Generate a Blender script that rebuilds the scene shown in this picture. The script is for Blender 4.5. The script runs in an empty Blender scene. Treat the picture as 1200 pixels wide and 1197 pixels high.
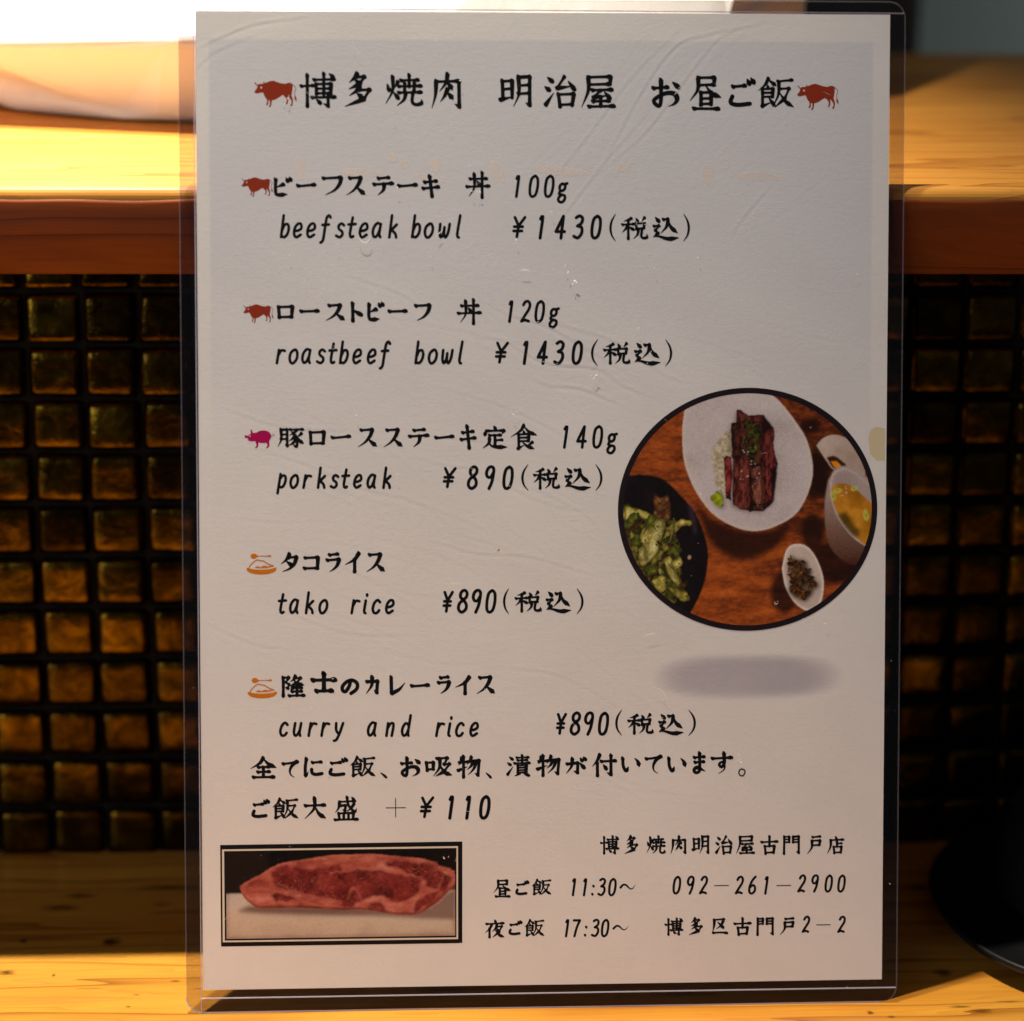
import bpy, bmesh, math, random
import numpy as np
from mathutils import Vector, Matrix
random.seed(7)
rng = np.random.default_rng(7)
SC = bpy.context.scene
COL = SC.collection

# ---------------- camera ----------------
cam_data = bpy.data.cameras.new('camera')
cam = bpy.data.objects.new('camera', cam_data); COL.objects.link(cam)
cam.matrix_world = Matrix(((0.99779074, 0.00523642, 0.06622857*-1, -0.07037504),
                           (-0.06451452, 0.31434911, -0.94711272, -0.82399769),
                           (0.01585941, 0.94929301, 0.31399246, 0.43485509),
                           (0, 0, 0, 1)))
cam_data.sensor_fit = 'HORIZONTAL'; cam_data.sensor_width = 24; cam_data.lens = 70
cam_data.clip_start = 0.05; cam_data.clip_end = 50
cam_data.dof.use_dof = True; cam_data.dof.focus_distance = 0.918; cam_data.dof.aperture_fstop = 3.6
SC.camera = cam

# ---------------- light ----------------
SC.view_settings.view_transform = 'Standard'; SC.view_settings.look = 'None'
SC.view_settings.exposure = 0.0; SC.view_settings.gamma = 1.0
world = bpy.data.worlds.new('World'); SC.world = world; world.use_nodes = True
bg = world.node_tree.nodes['Background']
bg.inputs['Color'].default_value = (0.90, 0.90, 1.0, 1); bg.inputs['Strength'].default_value = 0.065
lamp_data = bpy.data.lights.new('ceiling_spot', 'SPOT')
lamp_data.energy = 138; lamp_data.color = (1.0, 0.90, 0.70); lamp_data.shadow_soft_size = 0.012
lamp_data.spot_size = math.radians(52); lamp_data.spot_blend = 0.9
lamp = bpy.data.objects.new('ceiling_spot', lamp_data); COL.objects.link(lamp)
lamp.location = (-0.20, 0.168, 1.30)
lamp.rotation_euler = (Vector((-0.25, 0.06, 0.1)) - lamp.location).to_track_quat('-Z', 'Y').to_euler()

fill_data = bpy.data.lights.new('room_fill', 'AREA')  # added soft fill, stands in for unseen room lighting on the reader's side
fill_data.shape = 'RECTANGLE'; fill_data.size = 1.3; fill_data.size_y = 1.0; fill_data.energy = 16; fill_data.color = (0.88, 0.91, 1.0)
fill = bpy.data.objects.new('room_fill', fill_data); COL.objects.link(fill)
fill.location = (-1.45, -1.75, 0.42)
fill.rotation_euler = (Vector((0, 0.0, 0.15)) - fill.location).to_track_quat('-Z', 'Y').to_euler()

lamp2_data = bpy.data.lights.new('ledge_fill_spot', 'SPOT')  # added second spot, source unseen, brightens the left part of the ledge
lamp2_data.energy = 250; lamp2_data.color = (1.0, 0.92, 1.0); lamp2_data.shadow_soft_size = 0.012
lamp2_data.spot_size = math.radians(15); lamp2_data.spot_blend = 1.0
lamp2 = bpy.data.objects.new('ledge_fill_spot', lamp2_data); COL.objects.link(lamp2)
lamp2.location = (-0.37, 0.50, 1.62)
lamp2.rotation_euler = (Vector((-0.21, 0.165, 0.245)) - lamp2.location).to_track_quat('-Z', 'Y').to_euler()

back_data = bpy.data.lights.new('back_wall_fill', 'POINT')  # added hidden lamp below ledge level, only lifts the teal wall
back_data.energy = 2.6; back_data.color = (0.82, 1.0, 0.98); back_data.shadow_soft_size = 0.05
back = bpy.data.objects.new('back_wall_fill', back_data); COL.objects.link(back)
back.location = (0.80, 0.37, 0.02)

# ---- brush and pen lettering, drawn as strokes on a 100-unit cell (y runs down) ----
# kind letter + points: h bar, v post, k post with hook, p left sweep, n right sweep, d dot, t tick, c even pen
# a capital letter keeps its corners sharp
GLY = {
'博':'h2,38,36,36 v19,6,19,95 h38,20,96,18 d82,3,93,12 v66,2,66,60 v44,32,45,60 H44,32,87,31,86,60 h45,45,86,44 h46,58,86,57 h32,70,98,68 K78,58,78,94,64,86 d46,76,56,86',
'多':'p46,3,38,15,22,28 P42,13,68,12,54,32,20,48 d40,22,52,31 p54,38,44,52,22,66 P50,50,84,49,66,76,8,97 d46,60,60,71',
'焼':'d8,32,13,50 t36,24,28,42 p22,8,22,50,4,90 d25,56,37,74 h44,20,90,18 v66,3,66,38 h38,38,98,36 v54,28,54,52 v80,28,79,50 h38,57,98,55 p57,57,52,78,34,96 k76,57,74,84,84,93,99,88,98,76',
'肉':'p22,22,20,60,10,96 H22,24,86,22 K86,22,87,92,74,84 p54,3,50,26,32,50 n50,24,60,34,68,46 p54,44,46,62,34,78 n52,52,62,62,70,72',
'明':'v10,22,12,76 H10,24,38,22,38,72 h12,47,38,45 t4,78,42,68 p56,10,57,60,42,97 K56,12,88,10,88,93,76,86 h57,36,87,34 h56,60,87,58',
'治':'d12,8,26,20 d4,36,17,46 t6,90,30,54 P62,5,40,40,84,34 d74,20,92,44 v44,58,49,95 H44,59,90,57,85,92 h49,90,86,88',
'屋':'H20,12,88,10,86,32 h22,33,86,31 p20,12,20,50,0,98 h32,49,92,47 P58,49,36,70,80,64 d70,55,86,72 v58,68,58,94 h34,81,84,79 h22,96,99,94',
'昼':'H26,6,78,5,77,27 h27,28,78,26 p26,6,24,42,0,74 n50,30,70,52,99,64 v35,50,35,86 H35,50,68,49,68,86 h36,68,67,67 h36,84,67,83 h12,98,92,98',
'飯':'p30,4,20,26,2,44 n30,8,40,18,52,28 d28,26,29,36 v13,38,14,92 H14,39,43,37,42,64 h14,51,42,50 h14,64,42,63 t12,95,40,80 d32,68,46,90 h56,14,96,9 p59,14,58,55,42,97 P60,38,88,36,76,68,48,98 n61,50,78,78,100,96',
'丼':'h16,28,88,26 h2,58,98,55 p34,8,34,60,12,94 v68,3,68,99 d46,36,56,50',
'税':'p38,5,26,13,8,18 h3,34,48,31 v26,14,26,97 p24,36,16,52,2,68 d30,44,46,56 d56,6,63,20 t90,2,78,20 v56,28,58,54 H56,29,90,27,86,50 h58,51,88,49 p66,52,62,78,46,97 k80,52,77,86,86,94,100,90,99,76',
'込':'d12,8,25,24 P6,44,25,42,12,62,22,72,4,90 n6,86,26,86,60,96,100,92 h42,16,60,13 p60,18,54,46,32,74 n60,15,70,46,96,72',
'豚':'p12,10,13,60,0,97 K12,12,36,11,36,93,27,85 h13,36,36,35 h12,59,36,58 h48,12,97,10 p74,12,62,28,45,40 k58,28,75,55,72,96,58,86 p66,44,56,58,43,68 p70,62,58,80,40,92 p92,30,84,40,76,46 n74,44,84,66,100,82',
'定':'d48,1,54,14 d16,20,12,38 P18,22,88,20,80,36 h30,42,74,40 v52,42,52,85 h54,63,80,61 p30,54,27,76,4,97 n25,70,44,90,99,93',
'食':'p50,1,36,24,0,48 n50,5,70,28,100,42 d48,24,52,35 v29,38,30,94 H29,39,70,37,69,66 h31,52,68,51 h31,66,68,65 t26,97,50,82 n44,68,60,84,90,97 p84,70,74,78,64,82',
'隆':'v8,8,8,98 P8,10,32,8,20,32 P20,32,33,42,28,60,16,56 p62,2,54,18,40,28 P56,13,84,11,66,36,38,50 n52,18,70,38,98,46 h48,60,88,58 p52,50,46,62,40,70 v68,50,68,95 h46,77,88,75 h34,97,99,95',
'士':'h2,38,98,36 v50,5,50,88 h18,92,84,90 c48,4,52,12',
'の':'c54,20,46,52,28,82,14,80,8,62,16,42,38,22,64,16,86,30,92,52,82,74,56,94',
'全':'p50,2,36,28,0,54 n50,6,70,32,100,50 h30,48,72,46 v50,48,50,92 h28,71,74,69 h10,96,92,95',
'て':'h6,24,50,20,94,12 p94,12,66,28,48,56,52,80,74,94',
'に':'k16,8,10,50,12,94,26,74 h46,28,90,25 c42,62,44,80,62,88,94,84',
'ご':'h20,28,64,24 c18,60,12,80,36,88,82,84 d72,4,80,18 d86,0,96,14',
'お':'h4,32,56,28 k32,4,32,70,26,92,10,84,8,70,46,50,80,50,92,68,82,84,60,94 d76,12,96,28',
'吸':'v6,32,9,68 H6,32,32,30,31,64 h9,64,32,62 P44,12,84,9,72,40,92,38,72,74,40,97 p56,12,54,56,32,96 n55,42,74,78,100,92',
'物':'p18,10,14,28,4,42 h8,32,44,28 v26,3,26,98 t2,68,44,50 p60,6,54,24,42,40 K52,26,94,22,88,90,74,80 p68,26,58,48,42,64 p82,26,70,60,46,88',
'漬':'d12,8,26,20 d4,36,17,46 t4,92,28,54 h44,12,94,10 h48,25,88,23 v67,1,67,38 h34,39,99,37 v48,48,48,84 H48,49,86,47,86,84 h49,60,85,59 h49,72,85,71 h49,83,85,82 p56,86,46,94,34,99 d72,86,96,98',
'が':'K8,38,60,32,58,86,40,76 p34,8,30,50,6,90 d70,34,90,60 d72,6,80,20 d86,0,96,14',
'付':'p32,3,20,30,0,56 v21,38,22,98 h38,34,100,31 K80,5,80,94,62,84 d48,50,60,68',
'い':'k12,22,15,62,28,86,40,64 n70,24,84,40,92,66',
'ま':'h22,24,82,20 h26,46,80,43 k54,3,55,60,52,88,30,94,20,82,40,70,90,88',
'す':'h2,28,98,24 p60,3,61,50,48,68,36,56,50,44,64,60,60,80,34,98',
'大':'h6,38,94,35 p48,3,46,50,4,96 n50,42,68,74,98,94',
'盛':'h22,22,88,19 p22,23,18,48,4,66 K26,38,48,37,45,60,34,54 k54,2,60,36,86,64,95,50 p84,30,70,50,52,62 d74,3,84,14 v18,70,21,95 H18,71,82,69,79,94 v40,71,40,94 v60,70,60,94 h2,98,99,96',
'古':'h2,34,98,31 v50,3,50,56 v22,56,27,97 H22,57,80,55,75,94 h28,92,76,90',
'門':'v14,10,13,99 H14,12,40,11,40,40 h14,26,40,25 h14,40,40,39 v60,12,60,40 K60,12,90,10,90,96,76,88 h60,26,89,25 h60,40,89,39',
'戸':'h34,8,84,4 H30,28,84,26,80,52 h31,53,80,51 p30,28,28,66,0,99',
'店':'d50,1,57,14 h20,22,98,19 p22,22,20,60,0,99 v60,28,60,58 h60,42,88,40 v40,60,44,96 H40,61,88,59,84,94 h44,93,84,91',
'夜':'d50,1,55,14 h6,24,97,20 p34,26,24,48,0,72 v22,50,22,97 p62,28,56,46,38,66 P60,40,88,37,74,68,38,98 d58,50,70,60 n52,56,74,84,100,96',
'区':'h12,10,80,6 p74,18,58,48,26,70 d38,26,74,62 p14,10,12,50,2,90 h6,96,60,94,100,98',
'ビ':'k22,10,20,50,22,82,34,91,82,88 t62,36,24,52 d76,4,84,20 d92,0,100,14',
'ー':'h0,52,20,53,100,47',
'フ':'h4,20,92,15 p92,15,84,46,58,76,14,98',
'ス':'h16,14,76,10 p76,10,62,44,36,74,0,96 n52,56,74,76,98,94',
'テ':'h24,16,80,11 h0,46,100,40 p56,44,50,74,22,98',
'キ':'h10,32,86,26 h0,62,100,54 v42,3,58,99',
'ロ':'v10,18,14,92 H10,18,92,14,86,90 h14,90,88,88',
'ト':'v30,2,32,98 d34,40,90,66',
'タ':'p50,2,32,32,0,56 h42,22,92,18 p92,18,78,56,50,82,8,98 d34,44,66,66',
'コ':'H4,16,94,12,90,92 h0,90,92,88',
'ラ':'h20,10,84,5 h2,38,96,33 p96,33,82,62,58,82,20,99',
'イ':'p90,2,60,36,0,62 v62,36,62,99',
'カ':'K2,30,90,27,82,92,60,78 p46,2,42,50,0,97',
'レ':'V8,4,10,94 p10,94,60,72,98,36',
'、':'d0,0,40,36,100,100',
'。':'c50,0,90,18,92,60,60,98,20,86,4,46,24,8,50,0',
'＋':'f50,0,50,100 f0,50,100,50',
'－':'f0,50,100,50',
'～':'p0,70,20,20,40,30,60,80,80,88,100,20',
'(':'q90,0,30,26,10,52,30,78,90,100',
')':'q10,0,70,26,90,52,70,78,10,100',
'¥':'c2,0,50,44 c98,0,50,44 c50,44,50,100 c10,48,90,48 c10,70,90,70',
}
# pen letters: x 0-50, ascender 5, x-height 40, baseline 100, descender 128; slanted when loaded
PEN = {
'0':'c26,5,8,18,3,55,9,90,25,100,42,88,48,52,42,16,26,5','1':'c22,18,32,6,32,100','2':'c5,22,14,8,32,5,44,18,42,40,22,70,4,98 c4,98,24,92,48,98',
'3':'c6,12,24,4,42,14,38,36,18,48 c18,48,42,54,46,78,28,99,4,92','4':'C34,100,34,6,2,72,50,72','6':'c40,4,18,28,4,66,10,94,28,100,46,86,44,62,28,52,8,64',
'7':'C2,8,48,8 c48,8,30,50,20,100','8':'c26,46,8,34,8,14,26,4,42,14,42,32,26,46,6,62,4,86,24,100,46,86,44,64,26,46','9':'c44,30,30,50,12,48,4,30,12,10,28,4,42,12,44,34,40,70,28,100',
':':'c24,46,26,50 c24,92,26,96','¥':'c2,6,25,50 c48,6,25,50 c25,50,25,100 c6,54,44,54 c6,74,44,74',
'a':'c44,44,26,38,8,56,5,80,16,98,32,90,43,66 c45,42,42,84,50,98','b':'c8,5,6,98 c7,70,18,46,34,42,44,58,40,84,24,99,7,92','c':'c44,50,30,40,12,52,5,78,16,98,34,97,44,86',
'd':'c40,50,24,40,8,56,5,80,16,98,32,92,42,70 c46,5,42,84,46,98','e':'c8,72,28,70,44,60,38,42,22,42,8,58,6,84,20,99,44,88','f':'c50,14,40,4,28,16,24,60,20,112,8,122 c8,46,44,44',
'g':'c36,44,20,42,8,52,10,68,24,74,38,66,40,52,36,44,50,40 c14,74,8,88,24,92,44,96,46,112,30,126,10,120,8,106,20,94','i':'c24,42,22,90,30,99 c27,14,28,20','k':'c10,5,8,99 c42,44,10,72 c18,68,40,84,46,99',
'l':'c26,5,22,88,32,99','n':'c8,42,6,99 c8,66,22,44,38,42,42,58,38,99','o':'c26,41,8,54,4,78,14,97,28,99,44,82,46,58,36,42,26,41','p':'c10,36,4,126 c8,60,22,44,38,44,45,62,38,88,22,99,7,90',
'r':'c12,42,8,99 c10,68,26,44,46,46','s':'c42,48,26,40,12,50,16,64,34,74,38,88,24,99,4,92','t':'c26,14,20,84,30,99,40,94 c6,44,46,42','u':'c8,42,6,82,16,99,30,92,42,70 c44,42,40,84,46,99',
'w':'c2,42,4,84,14,99,26,80,28,56 c28,56,30,88,40,99,52,78,56,42','y':'c6,42,10,72,24,88 c48,42,34,86,18,118,4,122',
}
TEXT = [
 ('heading_text', '''博 -73.94 268.19 -62.82 278.99 1.20|多 -60.90 268.22 -52.45 279.04 1.20|焼 -48.60 268.52 -36.82 278.71 1.20|肉 -34.74 267.80 -25.48 279.02 1.20|明 -14.13 268.38 -4.22 278.34 1.20|治 -0.60 268.42 9.35 278.39 1.20|屋 10.51 268.20 21.39 278.44 1.20|お 32.28 268.52 40.86 277.49 1.20|昼 43.46 267.92 53.86 278.31 1.20|ご 55.84 269.11 63.90 278.10 1.20|飯 64.29 268.37 76.04 278.14 1.20'''),
 ('text_line', '''ビ -81.79 241.78 -76.29 247.90 1.04|ー -75.11 244.47 -69.12 245.75 1.04|フ -67.43 241.80 -61.17 247.93 1.04|ス -60.40 241.81 -53.99 247.94 1.04|テ -52.19 241.81 -45.76 247.95 1.04|ー -44.73 244.51 -38.56 245.79 1.04|キ -37.38 241.45 -31.86 248.36 1.04|丼 -24.13 241.21 -16.64 249.41 0.89|1 -9.10 241.48 -7.65 248.34 0.78|0 -4.95 241.48 -1.97 248.41 0.78|0 -0.29 241.49 2.69 248.42 0.78|g 3.70 239.81 6.99 246.16 0.78'''),
 ('text_line', '''b -80.09 229.21 -77.10 236.40 0.76|e -76.19 229.21 -73.33 233.87 0.76|e -72.17 229.21 -69.30 233.87 0.76|f -68.23 227.63 -64.52 236.48 0.76|s -63.52 229.21 -60.50 234.01 0.76|t -59.81 229.21 -57.01 235.80 0.76|e -56.38 229.21 -53.51 233.88 0.76|a -52.50 229.28 -49.42 234.15 0.76|k -47.52 229.22 -44.61 236.43 0.76|b -40.61 229.22 -37.62 236.43 0.76|o -36.78 229.22 -33.73 233.96 0.76|w -32.35 229.22 -28.61 233.89 0.76|l -27.02 229.22 -25.43 236.44 0.76|¥ -9.94 229.40 -5.80 235.93 0.78|1 -1.92 228.98 -0.35 236.29 0.86|4 2.91 228.98 6.23 236.30 0.86|3 8.31 229.05 11.72 236.44 0.86|0 13.87 228.98 17.07 236.37 0.86|( 19.63 228.22 21.60 236.88 0.52|) 41.92 228.22 43.95 236.90 0.52|税 23.01 228.76 31.44 235.96 0.94|込 32.53 228.77 40.98 235.96 0.94'''),
 ('text_line', '''ロ -81.07 205.03 -76.02 209.14 1.04|ー -74.35 206.81 -68.31 207.84 1.04|ス -66.77 204.10 -60.34 209.63 1.04|ト -58.79 203.96 -55.27 210.14 1.04|ビ -53.90 204.34 -48.75 210.39 1.04|ー -47.72 206.77 -41.78 207.80 1.04|フ -39.72 204.06 -34.63 209.60 1.04|丼 -26.80 203.13 -19.29 211.13 0.89|1 -11.21 203.76 -9.76 210.53 0.78|2 -7.57 203.88 -4.32 210.59 0.78|0 -3.13 203.74 -0.19 210.58 0.78|g 1.13 202.07 4.38 208.34 0.78'''),
 ('text_line', '''r -81.58 191.35 -78.54 195.96 0.76|o -77.73 191.34 -74.73 196.02 0.76|a -73.89 191.40 -70.86 196.21 0.76|s -69.44 191.32 -66.46 196.07 0.76|t -65.72 191.31 -62.96 197.82 0.76|b -62.52 191.30 -59.57 198.42 0.76|e -58.47 191.29 -55.64 195.91 0.76|e -54.09 191.28 -51.25 195.90 0.76|f -50.46 189.71 -46.78 198.46 0.76|b -39.69 191.24 -36.73 198.38 0.76|o -35.66 191.23 -32.65 195.92 0.76|w -31.55 191.22 -27.86 195.84 0.76|l -26.43 191.21 -24.85 198.35 0.76|¥ -15.25 191.48 -11.07 197.95 0.78|1 -6.74 191.04 -5.17 198.29 0.86|4 -2.53 191.02 0.76 198.28 0.86|3 2.50 191.08 5.87 198.41 0.86|0 8.20 191.00 11.36 198.33 0.86|( 14.10 190.37 16.24 198.92 0.52|) 36.52 190.31 38.66 198.88 0.52|税 17.59 191.00 26.04 197.87 0.94|込 26.98 190.98 35.47 197.85 0.94'''),
 ('text_line', '''豚 -81.51 165.98 -72.91 172.05 0.99|ロ -71.70 166.85 -66.72 171.25 0.99|ー -65.10 168.63 -58.98 169.92 0.99|ス -57.25 165.88 -50.82 171.96 0.99|ス -49.42 165.84 -43.08 171.93 0.99|テ -41.66 165.80 -35.24 171.89 0.99|ー -33.71 168.49 -27.67 169.79 0.99|キ -25.98 165.35 -20.95 172.87 0.99|定 -19.36 165.31 -11.31 172.84 0.99|食 -10.78 165.06 -2.20 173.11 0.99|1 5.53 165.52 7.01 172.55 0.78|4 9.52 165.50 12.67 172.53 0.78|0 14.54 165.48 17.57 172.58 0.78|g 18.82 163.72 22.18 170.23 0.78'''),
 ('text_line', '''p -81.61 151.95 -78.50 158.39 0.76|o -77.66 153.63 -74.81 158.05 0.76|r -73.74 153.61 -70.85 157.97 0.76|k -69.36 153.59 -66.64 160.28 0.76|s -65.47 153.56 -62.64 158.05 0.76|t -61.96 153.55 -59.33 159.68 0.76|e -58.38 153.53 -55.68 157.89 0.76|a -54.34 153.57 -51.45 158.12 0.76|k -49.54 153.48 -46.81 160.19 0.76|¥ -31.15 153.68 -27.05 159.92 0.78|8 -23.77 153.06 -20.45 160.46 0.86|9 -18.24 153.03 -15.33 160.43 0.86|0 -12.90 153.00 -9.74 160.34 0.86|( -7.15 152.52 -4.94 160.98 0.52|) 15.21 152.39 17.38 160.87 0.52|税 -3.77 153.00 4.58 159.85 0.94|込 5.75 152.95 14.24 159.80 0.94'''),
 ('text_line', '''タ -80.78 128.00 -75.20 134.24 1.04|コ -73.73 128.86 -68.74 133.15 1.04|ラ -66.80 127.90 -62.28 134.14 1.04|イ -61.37 127.86 -56.32 134.36 1.04|ス -54.84 127.80 -48.54 134.05 1.04'''),
 ('text_line', '''t -81.36 115.47 -78.66 121.82 0.76|a -77.98 115.51 -75.02 120.21 0.76|k -73.19 115.40 -70.39 122.34 0.76|o -69.09 115.37 -66.16 119.94 0.76|r -59.35 115.28 -56.37 119.80 0.76|i -55.55 115.26 -53.99 121.62 0.76|c -52.93 115.30 -50.08 119.88 0.76|e -48.82 115.20 -46.04 119.71 0.76|¥ -31.31 115.62 -27.97 122.15 0.78|8 -26.84 115.29 -23.53 122.74 0.84|9 -22.33 115.26 -19.43 122.70 0.84|0 -18.15 115.22 -15.01 122.60 0.84|( -12.75 114.82 -10.92 123.06 0.52|) 9.51 114.63 11.65 122.89 0.52|税 -9.40 115.41 -0.99 122.09 0.94|込 0.06 115.34 8.25 122.02 0.94'''),
 ('text_line', '''隆 -80.39 89.90 -73.13 96.96 1.12|士 -71.54 91.25 -63.58 97.79 1.31|の -62.47 90.59 -56.89 95.49 1.04|カ -55.07 90.52 -50.78 96.47 1.04|レ -47.53 90.44 -42.45 96.39 1.04|ー -41.28 92.65 -35.29 93.83 1.04|ラ -33.07 90.29 -28.90 96.25 1.04|イ -27.85 90.23 -22.76 96.19 1.04|ス -21.33 90.16 -15.05 96.12 1.04'''),
 ('text_line', '''c -81.21 77.98 -78.39 82.53 0.76|u -77.08 77.87 -74.22 82.35 0.76|r -72.59 77.81 -69.63 82.30 0.76|r -68.69 77.77 -65.74 82.26 0.76|y -64.91 76.22 -61.47 82.22 0.76|a -54.50 77.68 -51.55 82.37 0.76|n -48.92 77.55 -46.14 82.04 0.76|d -44.13 77.56 -40.86 84.41 0.76|r -33.65 77.37 -30.68 81.88 0.76|i -29.97 77.34 -28.41 83.68 0.76|c -27.56 77.37 -24.71 81.94 0.76|e -23.18 77.26 -20.41 81.76 0.76|¥ 3.41 77.72 6.69 84.31 0.78|8 7.67 77.38 10.96 84.75 0.84|9 12.08 77.33 14.96 84.71 0.84|0 16.43 77.28 19.55 84.59 0.84|( 21.75 76.99 23.86 85.44 0.52|) 44.05 76.74 46.38 85.20 0.52|税 25.28 77.45 33.53 84.05 0.94|込 34.76 77.34 43.00 83.95 0.94'''),
 ('text_line', '''全 -90.37 65.11 -81.87 71.93 0.97|て -80.53 65.01 -75.34 70.65 0.97|に -73.78 65.44 -67.88 71.49 0.97|ご -66.24 65.62 -60.39 71.66 0.97|飯 -60.05 65.00 -51.67 71.84 0.97|お -44.37 64.95 -38.23 71.40 0.97|吸 -36.80 64.84 -28.25 71.30 0.97|物 -27.13 64.47 -19.80 71.72 0.97|漬 -11.94 64.68 -4.34 71.80 0.97|物 -2.76 64.70 4.72 71.70 0.97|が 6.17 65.25 12.87 71.07 0.97|付 14.19 64.49 22.14 71.76 0.97|い 23.53 65.84 29.52 70.60 0.97|て 30.79 64.96 36.20 71.05 0.97|い 37.78 65.67 43.72 70.44 0.97|ま 45.57 65.05 49.94 71.94 0.97|す 51.21 64.70 58.06 71.86 0.97|、 -50.63 64.79 -48.42 66.76 0.60|、 -18.37 64.39 -16.40 66.37 0.60|。 59.69 64.10 61.95 66.62 0.47'''),
 ('text_line', '''ご -89.77 53.03 -84.24 59.08 0.97|飯 -83.75 52.27 -75.23 59.24 0.97|大 -73.98 52.15 -66.83 59.39 0.97|盛 -64.83 51.71 -57.07 59.53 0.97|＋ -49.11 52.49 -42.59 58.82 0.42|¥ -38.41 52.44 -34.09 58.96 0.78|1 -29.67 51.88 -28.05 59.26 0.91|1 -24.44 51.81 -22.81 59.19 0.91|0 -20.12 51.74 -16.91 59.19 0.91'''),
 ('address_text', '''博 16.98 40.34 22.99 46.31 0.76|多 24.26 40.25 28.70 46.22 0.76|焼 31.13 40.14 37.32 46.12 0.76|肉 38.59 40.04 43.67 46.02 0.76|明 45.34 39.94 50.77 45.93 0.76|治 52.55 39.84 57.99 45.83 0.76|屋 58.92 39.75 65.03 45.74 0.76|古 66.75 39.64 72.34 45.64 0.76|門 73.77 39.55 78.99 45.55 0.76|戸 81.07 39.45 85.65 45.45 0.76|店 87.25 39.35 92.85 45.36 0.76'''),
 ('address_text', '''昼 -16.09 27.41 -10.28 32.98 0.76|ご -9.10 28.11 -4.89 32.89 0.76|飯 -4.36 27.76 2.22 33.12 0.76|1 8.34 27.54 9.54 33.10 0.65|1 11.77 27.49 12.97 33.05 0.65|: 14.31 27.66 15.29 30.93 0.65|3 16.24 27.46 18.80 33.08 0.65|0 19.62 27.36 22.02 32.98 0.65|～ 23.02 29.35 28.22 31.16 0.63|0 39.57 27.65 42.02 33.38 0.65|9 43.96 27.58 46.22 33.37 0.65|2 47.72 27.63 50.42 33.26 0.65|2 58.87 27.46 61.58 33.09 0.65|6 63.09 27.30 65.54 33.09 0.65|1 68.07 27.23 69.29 32.92 0.65|2 78.35 27.76 81.00 33.24 0.65|9 82.75 27.59 84.97 33.23 0.65|0 86.93 27.53 89.33 33.12 0.65|0 90.93 27.47 93.34 33.06 0.65|－ 52.20 30.23 57.19 30.39 0.47|－ 71.61 29.94 76.56 30.10 0.47'''),
 ('address_text', '''夜 -18.68 14.69 -12.32 20.80 0.76|ご -11.21 15.65 -7.00 20.44 0.76|飯 -6.58 14.92 0.03 20.61 0.76|1 6.24 14.80 7.44 20.39 0.65|7 8.66 14.75 11.09 20.24 0.65|: 12.08 14.91 13.06 18.20 0.65|3 14.27 14.71 16.84 20.36 0.65|0 17.39 14.61 19.80 20.26 0.65|～ 20.89 16.62 26.08 18.33 0.63|博 36.99 14.73 42.88 20.47 0.76|多 44.28 14.63 48.80 20.37 0.76|区 51.64 15.01 56.77 19.99 0.76|古 58.50 14.39 64.11 20.14 0.76|門 65.66 14.28 71.01 20.03 0.76|戸 72.74 14.17 77.41 19.93 0.76|2 79.81 15.05 82.36 20.28 0.65|2 90.95 14.87 93.50 20.10 0.65|－ 84.16 17.45 89.02 17.61 0.47'''),
]
COW = [('f',[(0.0,0.027),(0.035,0.047),(0.055,0.082),(0.085,0.097),(0.11,0.072),(0.195,0.072),(0.212,0.052),(0.212,0.022),(0.228,0.022),(0.235,0.042),(0.255,0.057),(0.29,0.037),(0.35,0.014),(0.41,0.0),(0.45,0.0),(0.51,0.017),(0.59,0.047),(0.67,0.064),(0.73,0.067),(0.79,0.047),(0.84,0.042),(0.88,0.064),(0.9,0.092),(0.895,0.202),(0.88,0.282),(0.872,0.342),(0.895,0.402),(0.908,0.462),(0.9,0.522),(0.888,0.577),(0.85,0.587),(0.83,0.572),(0.86,0.542),(0.872,0.492),(0.86,0.452),(0.83,0.402),(0.795,0.357),(0.798,0.442),(0.785,0.512),(0.765,0.547),(0.74,0.547),(0.732,0.532),(0.753,0.502),(0.758,0.442),(0.735,0.392),(0.695,0.352),(0.665,0.334),(0.61,0.362),(0.55,0.402),(0.49,0.437),(0.41,0.457),(0.405,0.522),(0.39,0.582),(0.365,0.614),(0.335,0.61),(0.332,0.597),(0.36,0.562),(0.365,0.502),(0.35,0.447),(0.332,0.452),(0.328,0.522),(0.312,0.567),(0.28,0.572),(0.268,0.552),(0.29,0.527),(0.298,0.472),(0.285,0.422),(0.255,0.392),(0.23,0.342),(0.21,0.282),(0.18,0.272),(0.12,0.282),(0.08,0.297),(0.03,0.292),(0.0,0.267),(0.0,0.252),(0.035,0.212),(0.065,0.162),(0.07,0.127),(0.035,0.087),(0.008,0.052)]),('s12',[(0.89,0.077),(0.95,0.132),(0.975,0.182),(0.955,0.232),(0.942,0.282),(0.952,0.347)]),('f',[(0.95,0.337),(0.935,0.392),(0.96,0.452),(0.99,0.48),(0.99,0.422),(0.97,0.352)]),('e',[(0.16,0.16),(-0.128,-0.176)])]
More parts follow.
